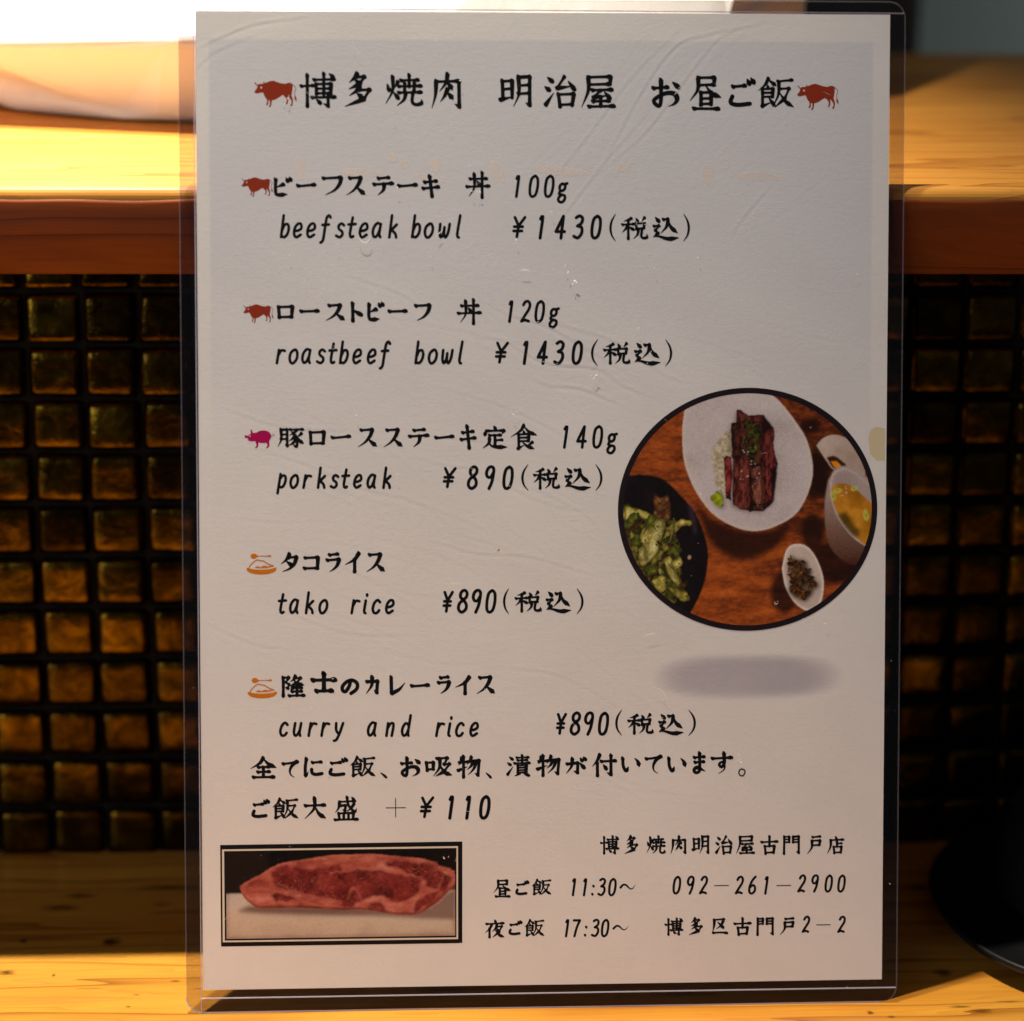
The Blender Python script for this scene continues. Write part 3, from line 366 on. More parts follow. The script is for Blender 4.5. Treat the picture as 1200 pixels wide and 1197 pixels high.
def tile_mesh(k):
    bm = bmesh.new(); n = 8; a = .00828
    g = [[None] * (n + 1) for _ in range(n + 1)]
    rr = random.Random(k)
    cor = [(rr.uniform(-.0004, .0004), rr.uniform(-.0004, .0004)) for _ in range(4)]
    for i in range(n + 1):
        for j in range(n + 1):
            u, w = 2 * i / n - 1, 2 * j / n - 1
            e = max(abs(u), abs(w)); d = .0014 + .0006 * (1 - e ** 8) + rr.uniform(-.00010, .00010) * (e < .9)
            sx = 1 - .035 * abs(w) ** 4; sz = 1 - .035 * abs(u) ** 4
            cx_ = sum(c_[0] * (1 + su * u) * (1 + sw * w) / 4 for c_, (su, sw) in zip(cor, ((-1, -1), (1, -1), (1, 1), (-1, 1))))
            g[i][j] = bm.verts.new((a * u * sx + cx_, -d - .0002, a * w * sz + cx_ * .7))
    for i in range(n):
        for j in range(n): bm.faces.new((g[i][j], g[i + 1][j], g[i + 1][j + 1], g[i][j + 1]))
    ring = [g[i][0] for i in range(n + 1)] + [g[n][j] for j in range(1, n + 1)] + [g[i][n] for i in range(n - 1, -1, -1)] + [g[0][j] for j in range(n - 1, 0, -1)]
    low = [bm.verts.new((v_.co.x, .0002, v_.co.z)) for v_ in ring]
    for i in range(len(ring)): bm.faces.new((ring[i - 1], low[i - 1], low[i], ring[i]))
    bmesh.ops.recalc_face_normals(bm, faces=bm.faces[:])
    me = bpy.data.meshes.new('tile'); bm.to_mesh(me); bm.free(); me.materials.append(TILE_M)
    for p in me.polygons: p.use_smooth = True
    return me
TM = [tile_mesh(k) for k in range(7)]
P_ = .01805
for r in range(12):
    zc = .1798 + P_ / 2 + P_ * (1 - r)
    if zc < .006 or zc > LB + .004: continue
    for cidx in range(-3, 22):
        x = -.163 + P_ * (cidx + .5) + (.18 - zc) * .018
        o = bpy.data.objects.new('tile', TM[random.randrange(7)]); link(o, wall)
        zs = 1.0
        if zc + .008 > LB - .001:
            zs = (LB - .001 - (zc - .008)) / .016; 
        o.location = (x + random.uniform(-.0002, .0002), TW - .0001, (zc - .008 + .008 * zs) if zs < 1 else zc)
        o.scale = (1, random.uniform(.8, 1.1), zs * .98)
        o.rotation_euler = (random.gauss(0, .028), random.gauss(0, .008), random.gauss(0, .025))

# floor of the room
tag(slab('floor', -2.5, 2.5, -3, 1.5, -.80, -.75, plain('dark_floor', (.035, .028, .022), .6), 0), kind='structure')
# ---------------- room behind ----------------
m = NT('teal_plaster'); v = m.coord(); m.l(m.ramp(m.noise(v, 3, 3), [(.3, (.62, .76, .72)), (.7, (.72, .84, .80))]), m.b.inputs['Base Color']); m.set(Roughness=.8)
tag(slab('back_wall', -1.2, 1.2, .50, .52, -.2, 1.2, m.m, 0), kind='structure')
post = slab('door_post', .02, .190, .44, .47, -.1, 1.0, plain('dark_post', (.06, .055, .045), .6), .002)
tag(post, label='dark blurred post standing in front of the teal wall behind the ledge', category='post')

# ---------------- white wrapped package on the ledge ----------------
m = NT('white_wrapping'); v = m.coord((1, 1, 1))
n1 = m.noise(v, 14, 4, .5, .8)
m.l(m.ramp(n1, [(.3, (.84, .84, .78)), (.7, (.90, .90, .85))]), m.b.inputs['Base Color']); m.set(Roughness=.5)
m.bump(n1, .5, .006)
WRAP = m.m
z0 = LZ + .0004
V = [(-.1763, .2000, .2583), (-.152, .1760, .2520), (-.1344, .1680, z0 + .0006), (-.1665, .1860, z0), (-.1173, .1672, z0), (-.03, .160, z0), (.06, .165, z0), (.100, .205, z0), (.112, .300, z0), (-.17, .300, z0),
     (-.1700, .1650, .2700), (-.114, .1490, .2745), (-.03, .148, .2748), (.065, .156, .276), (.100, .205, .285), (.114, .300, .33),
     (-.175, .245, .300), (-.165, .25, .330), (-.10, .255, .345), (-.03, .25, .350), (.055, .23, .350), (.100, .215, .365), (.116, .300, .50), (-.17, .30, .46)]
F = [(0, 3, 2, 1), (0, 1, 10), (1, 2, 4, 11, 10), (4, 5, 12, 11), (5, 6, 13, 12), (6, 7, 14, 13), (7, 8, 15, 14),
     (10, 11, 18, 17), (11, 12, 19, 18), (12, 13, 20, 19), (13, 14, 21, 20), (14, 15, 22, 21), (0, 10, 17, 16), (16, 17, 23), (0, 16, 23, 9), (0, 9, 3),
     (8, 9, 23, 22, 15), (17, 18, 19, 20, 21, 22, 23), (2, 3, 9, 8, 7, 6, 5, 4)]
V = [(x - (.022 if i_ in (0, 9, 10, 16, 17, 23) else .006 if i_ in (3,) else 0), y - .004, z) for i_, (x, y, z) in enumerate(V)]
pk = bpy.data.objects.new('wrapped_package', None); pk.location = (-.03, .22, LZ); link(pk)
tag(pk, label='large white wrapped package with folded corners standing on the ledge behind the menu', category='package')
o = meshobj('wrapping', V, F, WRAP, pk); o.matrix_parent_inverse = Matrix.Translation((.03, -.22, -LZ))
md = o.modifiers.new('b', 'BEVEL'); md.width = .011; md.segments = 4; md.limit_method = 'ANGLE'; md.angle_limit = .12

# ---------------- black dish, bottom right ----------------
m = NT('black_glaze'); v = m.coord(); m.l(m.ramp(m.noise(v, 90), [(.3, (.003, .003, .004)), (.7, (.007, .007, .009))]), m.b.inputs['Base Color']); m.set(Roughness=.42); m.b.inputs['Specular IOR Level'].default_value = .3
m.bump(m.noise(v, 300), .15, .0004)
BG = m.m
dish = bpy.data.objects.new('black_dish', None); dish.location = (.181, .054, 0); link(dish)
tag(dish, label='glossy black round dish on the lower counter, right of the menu', category='dish')
def lathe(prof, ax, ay, n=96):
    V = []; F = []
    for r, z in prof:
        for i in range(n):
            t = 2 * math.pi * i / n; ct, s_ = math.cos(t), math.sin(t)
            V.append((ax * r * math.copysign(abs(ct) ** .96, ct), ay * r * math.copysign(abs(s_) ** .96, s_), z))
    for k in range(len(prof) - 1):
        for i in range(n):
            j = (i + 1) % n; F.append((k * n + i, k * n + j, (k + 1) * n + j, (k + 1) * n + i))
    F.append(tuple(range(n - 1, -1, -1))); F.append(tuple((len(prof) - 1) * n + i for i in range(n)))
    return V, F
V, F = lathe([(.70, .0004), (.80, .002), (.97, .0055), (.995, .0068), (1.0, .0078), (.99, .0087), (.97, .0087), (.95, .0078), (.80, .0065), (.55, .006)], .049, .0625)
meshobj('plate', V, F, BG, dish, True)
V, F = lathe([(.80, .0100), (.82, .0120), (.80, .020), (.70, .038), (.50, .050), (.25, .056), (.05, .057)], .046, .055)
o = meshobj('lid', V, F, BG, dish, True); o.location = (.010, .004, 0)

# =====================================================================
# THE MENU: local frame x right, y up the sheet, z towards the reader; lengths in mm
# =====================================================================
K = .001
menu = bpy.data.objects.new('menu_card', None); link(menu)
menu.matrix_world = Matrix(((1, 0, 0, 0), (0, .245058, -.969508, .00176446), (0, .969508, .245058, .00698046), (0, 0, 0, 1)))
tag(menu, label='lunch menu in a clear sleeve, with prices, round food photo and steak picture', category='menu')

# --- relief of the sheet: shallow waves and the wrinkles of the old laminate ---
GX, GY = 351, 496
gx = np.linspace(-105, 105, GX); gy = np.linspace(0, 297, GY)
XX, YY = np.meshgrid(gx, gy)
HH = .10 * np.sin(XX / 31 + YY / 47 + .6) * np.sin(YY / 38 + 1) + .05 * np.sin(XX / 17 - YY / 23)
HH += .03 * np.sin(XX / 9 + YY / 6 + 2 * np.sin(YY / 40)) * np.exp(-((YY - 175) / 60) ** 2)
LOW = HH.copy()
def catmull(P, step):
    P = [np.array(p, float) for p in P]
    if len(P) == 2: 
        n = max(2, int(np.linalg.norm(P[1] - P[0]) / step)); return [P[0] + (P[1] - P[0]) * i / n for i in range(n + 1)]
    Q = [2 * P[0] - P[1]] + P + [2 * P[-1] - P[-2]]; out = []
    for i in range(1, len(Q) - 2):
        n = max(2, int(np.linalg.norm(Q[i + 1] - Q[i]) / step))
        for j in range(n):
            t = j / n; a, b, c, d = Q[i - 1], Q[i], Q[i + 1], Q[i + 2]
            out.append(.5 * (2 * b + (c - a) * t + (2 * a - 5 * b + 4 * c - d) * t * t + (3 * b - a - 3 * c + d) * t ** 3))
    out.append(P[-1]); return out
def ridge(pts, amp, sig):
    global HH
    C = np.array(catmull(pts, .5)); n = len(C)
    lo = C.min(0) - 4; hi = C.max(0) + 4
    i0, i1 = np.searchsorted(gx, (lo[0], hi[0])); j0, j1 = np.searchsorted(gy, (lo[1], hi[1]))
    if i1 <= i0 or j1 <= j0: return
    sx, sy = XX[j0:j1, i0:i1], YY[j0:j1, i0:i1]
    best = np.full(sx.shape, 1e9); ti = np.zeros(sx.shape); side = np.zeros(sx.shape)
    for k in range(0, n):
        dx, dy = sx - C[k, 0], sy - C[k, 1]; d = dx * dx + dy * dy; mk = d < best
        t = C[min(k + 1, n - 1)] - C[max(k - 1, 0)]; t = t / (np.linalg.norm(t) + 1e-9)
        best[mk] = d[mk]; ti[mk] = k / n; side[mk] = (dx * -t[1] + dy * t[0])[mk]
    env = np.sin(np.pi * np.clip(ti * .96 + .02, 0, 1)) ** .6
    dd = np.sqrt(best)
    HH[j0:j1, i0:i1] += amp * env * (np.exp(-(dd / sig) ** 2) - .8 * np.exp(-((side + 1.1 * sig) ** 2 + (dd ** 2 - side ** 2).clip(0)) / (1.3 * sig) ** 2))
for w, pts in WRINKLES: ridge(pts, .085 * w, .38)
for k in range(90):   # finer creases
    x, y = rng.uniform(-100, 60), rng.uniform(60, 215)
    a = rng.normal(-.38, .15); L_ = rng.uniform(15, 60); b = rng.normal(0, .25)
    ridge([(x, y), (x + L_ / 2 * math.cos(a), y + L_ / 2 * math.sin(a)), (x + L_ / 2 * (math.cos(a) + math.cos(a + b)), y + L_ / 2 * (math.sin(a) + math.sin(a + b)))], rng.uniform(.009, .027), rng.uniform(.3, .5))
for k in range(26):
    x, y = rng.uniform(-20, 70), rng.uniform(225, 285)
    a = rng.normal(.75, .15); L_ = rng.uniform(15, 50)
    ridge([(x, y), (x + L_ * math.cos(a) * .5, y + L_ * .5 * math.sin(a) + 1), (x + L_ * math.cos(a), y + L_ * math.sin(a))], rng.uniform(.006, .018), rng.uniform(.3, .55))
def damp(cx_, cy_, a, b, k):
    global HH, LOW
    d = ((XX - cx_) / a) ** 4 + ((YY - cy_) / b) ** 4; wgt = 1 - (1 - k) / (1 + d ** 3); HH = LOW + (HH - LOW) * wgt
fc_ = PH_RING[0]; damp(fc_[0], fc_[1], 42, 40, .25); damp((ST_OUT[0][0] + ST_OUT[1][0]) / 2, (ST_OUT[0][1] + ST_OUT[3][1]) / 2, 40, 18, .2)
def h_at(x, y):
    fx = min(max((x + 105) / 210 * (GX - 1), 0), GX - 1.001); fy = min(max(y / 297 * (GY - 1), 0), GY - 1.001)
    i, j = int(fx), int(fy); a, b = fx - i, fy - j
    return (HH[j, i] * (1 - a) + HH[j, i + 1] * a) * (1 - b) + (HH[j + 1, i] * (1 - a) + HH[j + 1, i + 1] * a) * b

# --- paper material ---
m = NT('menu_paper'); v = m.coord()
sep = m.n('SeparateXYZ'); m.l(v, sep.inputs[0]); X, Y = sep.outputs[0], sep.outputs[1]
fib = m.noise(v, 1500, 4, .6); mott = m.noise(v, 45, 4, .5)
base = m.mix(m.ramp(mott, [(.35, (0, 0, 0)), (.7, (1, 1, 1))]), (.81, .785, .745), (.84, .815, .775))
(cx0, cy0), (cx1, _), (_, cy1), (bx0, by0), (bx1, _) = [tuple(a * K for a in p) for p in PR]
def smooth_edge(val, e0, e1):
    mr = m.n('MapRange'); mr.interpolation_type = 'SMOOTHSTEP'; m.l(val, mr.inputs[0])
    mr.inputs[1].default_value = e0; mr.inputs[2].default_value = e1; return mr.outputs[0]
# back print's show-through light, painted into the colour: darker panel with a light border
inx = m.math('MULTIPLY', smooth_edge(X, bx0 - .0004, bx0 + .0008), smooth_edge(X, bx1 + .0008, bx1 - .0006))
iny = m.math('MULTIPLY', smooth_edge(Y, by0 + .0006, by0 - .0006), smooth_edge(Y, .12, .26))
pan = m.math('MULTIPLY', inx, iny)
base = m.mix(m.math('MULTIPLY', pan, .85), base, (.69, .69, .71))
# printed soft grey-violet drop shadow under the round photo
dx = m.math('DIVIDE', m.math('SUBTRACT', X, cx0), cx1 - cx0); dy = m.math('DIVIDE', m.math('SUBTRACT', Y, cy0), cy1 - cy0)
q = m.math('ADD', m.math('POWER', m.math('ABSOLUTE', dx), 3.2), m.math('POWER', m.math('ABSOLUTE', dy), 2.4))
ps = m.math('MULTIPLY', smooth_edge(q, 1.15, .15), m.math('ADD', .52, m.math('MULTIPLY', mott, .35)))
base = m.mix(ps, base, (.40, .37, .43))
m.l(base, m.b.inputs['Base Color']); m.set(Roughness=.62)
m.b.inputs['Specular IOR Level'].default_value = .3
cr1 = m.noise(m.coord((90, 700, 1), rot=(0, 0, math.radians(24))), 1.0, 5, .6, .8)
cr2 = m.noise(m.coord((80, 620, 1), rot=(0, 0, math.radians(-48))), 1.0, 5, .6, .8)
selb = smooth_edge(Y, .19, .25)
crm = m.n('Mix'); m.l(selb, crm.inputs[0]); m.l(cr1, crm.inputs[2]); m.l(cr2, crm.inputs[3])
hsum = m.math('ADD', m.math('MULTIPLY', fib, .7), m.math('MULTIPLY', crm.outputs[0], .30))
hsum = m.math('ADD', hsum, m.math('MULTIPLY', m.noise(v, 520, 4, .65), .7))
m.bump(hsum, .40, .00010)
PAPER = m.m
V = [(float(x) * K, float(y) * K, float(h) * K) for x, y, h in zip(XX.ravel(), YY.ravel(), HH.ravel())]
F = [(j * GX + i, j * GX + i + 1, (j + 1) * GX + i + 1, (j + 1) * GX + i) for j in range(GY - 1) for i in range(GX - 1)]
sheet = meshobj('menu_sheet', V, F, PAPER, menu, True)
# paper back, a hair behind
backp = meshobj('sheet_back', [(-.105, 0, -.00022), (.105, 0, -.00022), (.105, .297, -.00022), (-.105, .297, -.00022)], [(0, 1, 2, 3)], plain('paper_back', (.7, .69, .67), .7), menu)

# --- ink drawing tools (z follows the sheet relief) ---
INK = plain('black_ink', (.006, .006, .007), .5, Specular_IOR_Level=.1)
class Ink:
    def __init__(s, lift=.014): s.V = []; s.F = []; s.z = lift; s.k = 0
    def vert(s, x, y):
        s.V.append((x * K, y * K, (h_at(x, y) + s.z + s.k) * K)); return len(s.V) - 1
    def disc(s, x, y, a, b=None, ang=0, n=10):
        b = b or a; c = s.vert(x, y); ids = []
        for i in range(n):
            t = 2 * math.pi * i / n; u, w = a * math.cos(t), b * math.sin(t)
            ids.append(s.vert(x + u * math.cos(ang) - w * math.sin(ang), y + u * math.sin(ang) + w * math.cos(ang)))
        for i in range(n): s.F.append((c, ids[i], ids[(i + 1) % n]))
    def ribbon(s, C, W):
        prev = None; n = len(C)
        for i in range(n):
            t = C[min(i + 1, n - 1)] - C[max(i - 1, 0)]; L_ = math.hypot(*t) or 1
            nx, ny = -t[1] / L_ * W[i] / 2, t[0] / L_ * W[i] / 2
            cur = (s.vert(C[i][0] + nx, C[i][1] + ny), s.vert(C[i][0] - nx, C[i][1] - ny))
            if prev: s.F.append((prev[1], cur[1], cur[0], prev[0]))
            prev = cur
    def step(s): s.k += .0006; s.k = s.k % .012
    def poly(s, P):
        P = [(p[0], p[1]) for p in P]
        bm = bmesh.new(); vs = [bm.verts.new((x, y, 0)) for x, y in P]; f = bm.faces.new(vs)
        bmesh.ops.triangulate(bm, faces=[f]); bm.verts.index_update()
        ar = 0
        idx = {}
        for f in bm.faces:
            if len(f.verts) < 3: continue
            q = []
            for v_ in f.verts:
                k_ = v_.index
                if k_ not in idx: idx[k_] = s.vert(v_.co.x, v_.co.y)
                q.append(idx[k_])
            a, b, c = [s.V[i] for i in q]
            if (b[0] - a[0]) * (c[1] - a[1]) - (b[1] - a[1]) * (c[0] - a[0]) < 0: q.reverse()
            s.F.append(tuple(q))
        bm.free(); s.step()
    def fine_poly(s, P, cell=1.2):   # polygon cut by a grid so that it follows the relief
        x0, x1 = min(p[0] for p in P), max(p[0] for p in P); y0, y1 = min(p[1] for p in P), max(p[1] for p in P)
        bm = bmesh.new(); vs = [bm.verts.new((x, y, 0)) for x, y in P]; bm.faces.new(vs)
        g = math.ceil(x0 / cell) * cell
        while g < x1:
            bmesh.ops.bisect_plane(bm, geom=bm.verts[:] + bm.edges[:] + bm.faces[:], plane_co=(g, 0, 0), plane_no=(1, 0, 0)); g += cell
        g = math.ceil(y0 / cell) * cell
        while g < y1:
            bmesh.ops.bisect_plane(bm, geom=bm.verts[:] + bm.edges[:] + bm.faces[:], plane_co=(0, g, 0), plane_no=(0, 1, 0)); g += cell
        bm.verts.index_update(); idx = {}
        for f in bm.faces:
            q = []
            for v_ in f.verts:
                if v_.index not in idx: idx[v_.index] = s.vert(v_.co.x, v_.co.y)
                q.append(idx[v_.index])
            s.F.append(tuple(q))
        nrm = sum((f.normal.z for f in bm.faces)); bm.free(); s.step()
    def build(s, name, mat, parent):
        o = meshobj(name, s.V, s.F, mat, parent)
        bm = bmesh.new(); bm.from_mesh(o.data)
        for f in bm.faces:
            if f.normal.z < 0: f.normal_flip()
        bm.to_mesh(o.data); bm.free(); return o
def lerp(a, b, t): return a + (b - a) * t
def prof(kind, t):
    k = kind.lower()
    if k == 'h': return 1.05 * (1 - t / .16) + .62 * t / .16 if t < .16 else (.62 + .06 * t if t < .76 else lerp(.66, 1.18, (t - .76) / .18) if t < .94 else 1.18 - 4 * (t - .94))
    if k == 'v': return 1.15 - 2.4 * t if t < .12 else (.86 if t < .8 else .86 + .9 * (t - .8))
    if k == 'k': return 1.1 - 1.6 * t if t < .15 else (.86 if t < .62 else .86 + 1.6 * (t - .62) if t < .82 else max(.12, 1.18 - 6 * (t - .82)))
    if k == 'p': return 1.12 - .6 * t if t < .35 else max(.13, .91 - 1.15 * (t - .35))
    if k == 'n': return .30 + 1.35 * t if t < .74 else max(.16, 1.30 - 4.0 * (t - .74))
    if k == 'd': return .40 + 1.1 * t if t < .75 else 1.22 - .9 * (t - .75)
    if k == 't': return 1.15 - 1.0 * t
    if k == 'q': return .35 + 1.1 * math.sin(math.pi * t)
    if k == 'f': return .62
    return .92
def stroke(ink, kind, pts, w, jit=0):
    k = kind.lower()
    if kind.isupper() and k != 'c':
        segs = [(pts[i], pts[i + 1]) for i in range(len(pts) - 1)]; C = []
        tot = sum(math.hypot(b[0] - a[0], b[1] - a[1]) for a, b in segs) or 1; run_ = 0
        for si, (a, b) in enumerate(segs):
            L_ = math.hypot(b[0] - a[0], b[1] - a[1]); n = max(3, int(L_ / .45)); cc = []; ww = []
            for i in range(n + 1):
                t = i / n; T = (run_ + L_ * t) / tot
                if k == 'h': q = prof('h', t) if si == 0 else lerp(1.1, .8, t)
                elif k == 'p': q = (lerp(.95, .62, min(1, t * 3)) if si < len(segs) - 1 and t < .8 else .9) if si < len(segs) - 1 else prof('p', t)
                elif k == 'k': q = prof('v', t) if si < len(segs) - 1 else lerp(1.05, .15, t)
                else: q = .9
                cc.append(np.array([lerp(a[0], b[0], t), lerp(a[1], b[1], t)])); ww.append(q * w)
            ink.ribbon(cc, ww); ink.step()
            if si < len(segs) - 1: ink.disc(b[0], b[1], w * .60, w * .46, math.radians(-45)); ink.step()
            run_ += L_
        a = pts[0]; ink.disc(a[0], a[1], w * .55, w * .36, math.radians(-50)); ink.step()
        e = pts[-1]
        if k in 'h': ink.disc(e[0], e[1], w * .42); ink.step()
        return
    if kind == 'C': 
        for a, b in zip(pts, pts[1:]): 
            C = catmull([a, b], .4); ink.ribbon(C, [w * .92] * len(C)); ink.disc(a[0], a[1], w * .46); ink.disc(b[0], b[1], w * .46); ink.step()
        return
    C = catmull(pts, .38); n = len(C) - 1
    W = [w * prof(k, i / n) for i in range(n + 1)]
    ink.ribbon(C, W); 
    if k in 'hvpkt': ink.disc(C[0][0], C[0][1], w * .62, w * .40, math.radians(-50))
    elif k in 'qf': pass
    else: ink.disc(C[0][0], C[0][1], W[0] * .5)
    if k == 'h': ink.disc(C[-1][0], C[-1][1], w * .54, w * .42, math.radians(-50))
    elif k in 'qf': pass
    else: ink.disc(C[-1][0], C[-1][1], W[-1] * .5)
    ink.step()
def glyph(ink, ch, x0, y0, x1, y1, w):
    brush = ch in GLY and not (ch in PEN and w < 0)
    src = GLY.get(ch) or PEN[ch]
    S = []
    for st in src.split():
        v = [float(z) for z in st[1:].split(',')]; p = list(zip(v[::2], v[1::2]))
        if ch not in GLY or ch == '¥': p = [(x * (1 if ch != '¥' else .5) + .15 * (60 - y), y) for x, y in p]
        S.append((st[0], p))
    xs = [x for _, p in S for x, y in p]; ys = [y for _, p in S for x, y in p]
    a0, a1, b0, b1 = min(xs), max(xs), min(ys), max(ys)
    X0, X1, Y0, Y1 = x0 + w * .42, x1 - w * .42, y1 - w * .42, y0 + w * .42
    sx = (X1 - X0) / max(a1 - a0, 1e-6); sy = (Y1 - Y0) / (b1 - b0) if b1 - b0 > 1e-6 else 0
    dense = sum(1 for _ in S)
    if ch in GLY and ch not in '¥。－＋～()': w = w * 1.20
    elif ch in PEN: w = w * 1.24
    ww = w * (1.0 if dense < 7 else .93 if dense < 10 else .84 if dense < 13 else .78)
    for k, p in S:
        q = [(X0 + (x - a0) * sx, Y0 + (y - b0) * sy) for x, y in p]
        stroke(ink, k, q, ww)
for name, s in TEXT:
    ink = Ink()
    for g_ in s.split('|'):
        t = g_.split(' '); glyph(ink, t[0], *[float(z) for z in (t[1], t[2], t[3], t[4], t[5])])
    o = ink.build(name, INK, sheet)

# --- printed icons ---
RED = plain('print_red_brown', (.30, .035, .012), .5); PINK = plain('print_magenta', (.42, .004, .095), .5); ORANGE = plain('print_orange', (.66, .20, .004), .5)
PALE = plain('print_pale', (.72, .66, .58), .5)
def icon(name, spec, places, mat):
    for x, y, w in places:
        ink = Ink(); eye = None
        for kind, p in spec:
            q = [(x + a * w, y - b * w) for a, b in p]
            if kind == 'f': ink.poly(q)
            elif kind[0] == 's':
                ww = float(kind[1:]) / 850 * w; C = catmull(q, .3); ink.ribbon(C, [ww] * len(C)); ink.disc(*C[0], ww / 2); ink.disc(*C[-1], ww / 2); ink.step()
            elif kind == 'o':
                ink.disc(q[0][0], q[0][1], .095 * w * 1.15, .078 * w * 1.15, n=20); ink.step()
            elif kind == 'e': eye = q[0]
        o = ink.build(name, mat, sheet)
        if eye:
            e = Ink(.030); e.disc(eye[0], eye[1], .024 * w, n=10); e.build(name.split('_')[0] + '_eye', PALE, sheet)
def fix(spec, y0, wd):   # the second point of an 'o'/'e' entry is a radius, drop it
    return [(k, p[:1] if k in 'eo' else p) for k, p in spec]
icon('cow_icon', fix(COW, 0, 0), COWS, RED); icon('pig_icon', fix(PIG, 0, 0), PIGS, PINK); icon('rice_icon', fix(RICE, 0, 0), RICES, ORANGE)

# --- letters of the other side: light coming through, painted as pale colour ---
m = NT('painted_show_through'); m.set(Base_Color=(.98, .88, .80, 1), Roughness=.6)
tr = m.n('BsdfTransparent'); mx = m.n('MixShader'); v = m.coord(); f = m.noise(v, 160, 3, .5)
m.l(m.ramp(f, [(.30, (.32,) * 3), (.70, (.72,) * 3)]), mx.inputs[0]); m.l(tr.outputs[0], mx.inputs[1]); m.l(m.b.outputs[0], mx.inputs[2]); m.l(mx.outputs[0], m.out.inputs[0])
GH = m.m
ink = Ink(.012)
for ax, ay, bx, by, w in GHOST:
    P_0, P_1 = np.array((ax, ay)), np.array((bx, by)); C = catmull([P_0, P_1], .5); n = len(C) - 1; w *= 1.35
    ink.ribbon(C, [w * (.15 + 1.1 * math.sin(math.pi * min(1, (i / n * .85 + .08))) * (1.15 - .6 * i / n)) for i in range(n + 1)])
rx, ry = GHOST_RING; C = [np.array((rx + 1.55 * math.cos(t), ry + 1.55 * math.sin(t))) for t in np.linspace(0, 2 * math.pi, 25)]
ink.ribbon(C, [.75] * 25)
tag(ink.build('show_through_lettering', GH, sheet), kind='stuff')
ink = Ink(.006); ink.fine_poly(STAIN); ink.build('yellow_stain', plain('stain_yellow', (.72, .62, .40), .55), sheet)
ink = Ink(.030); ink.disc(-14.2, 134.6, .42, .22, .8); ink.build('orange_speck', plain('speck_orange', (.6, .16, .02), .5), sheet)

# ---------------- printed pictures: painted as dense colour on a fine sheet of vertices ----------------
def vnoise(shape, cells, octv=4, seed=0, per=.55, asp=1.0):
    r = np.random.default_rng(seed); out = np.zeros(shape); amp = 1; tot = 0
    for o in range(octv):
        ny = max(2, int(cells * 2 ** o * shape[0] / max(shape) * asp) + 2); nx = max(2, int(cells * 2 ** o * shape[1] / max(shape)) + 2)
        G = r.random((ny + 1, nx + 1)); y = np.linspace(0, ny - 1e-6, shape[0]); x = np.linspace(0, nx - 1e-6, shape[1])
        iy, ix = y.astype(int), x.astype(int); fy, fx = y - iy, x - ix; fy = fy * fy * (3 - 2 * fy); fx = fx * fx * (3 - 2 * fx)
        A = G[iy][:, ix]; B = G[iy][:, ix + 1]; Cc = G[iy + 1][:, ix]; D = G[iy + 1][:, ix + 1]
        out += amp * ((A * (1 - fx) + B * fx) * (1 - fy[:, None]) + (Cc * (1 - fx) + D * fx) * fy[:, None]); tot += amp; amp *= per
    return out / tot
def blur(M, s):
    if s <= 0: return M
    n = max(1, int(s * 2.5)); k = np.exp(-.5 * (np.arange(-n, n + 1) / s) ** 2); k /= k.sum()
    for ax in (0, 1):
        P = np.pad(M, [(n, n) if a == ax else (0, 0) for a in (0, 1)], mode='edge'); R_ = np.zeros_like(M)
        for i, w in enumerate(k): R_ += w * (P[i:i + M.shape[0]] if ax == 0 else P[:, i:i + M.shape[1]])
        M = R_
    return M
def lin(c): c = np.array(c, float) / 255; return np.where(c < .04045, c / 12.92, ((c + .055) / 1.055) ** 2.4)
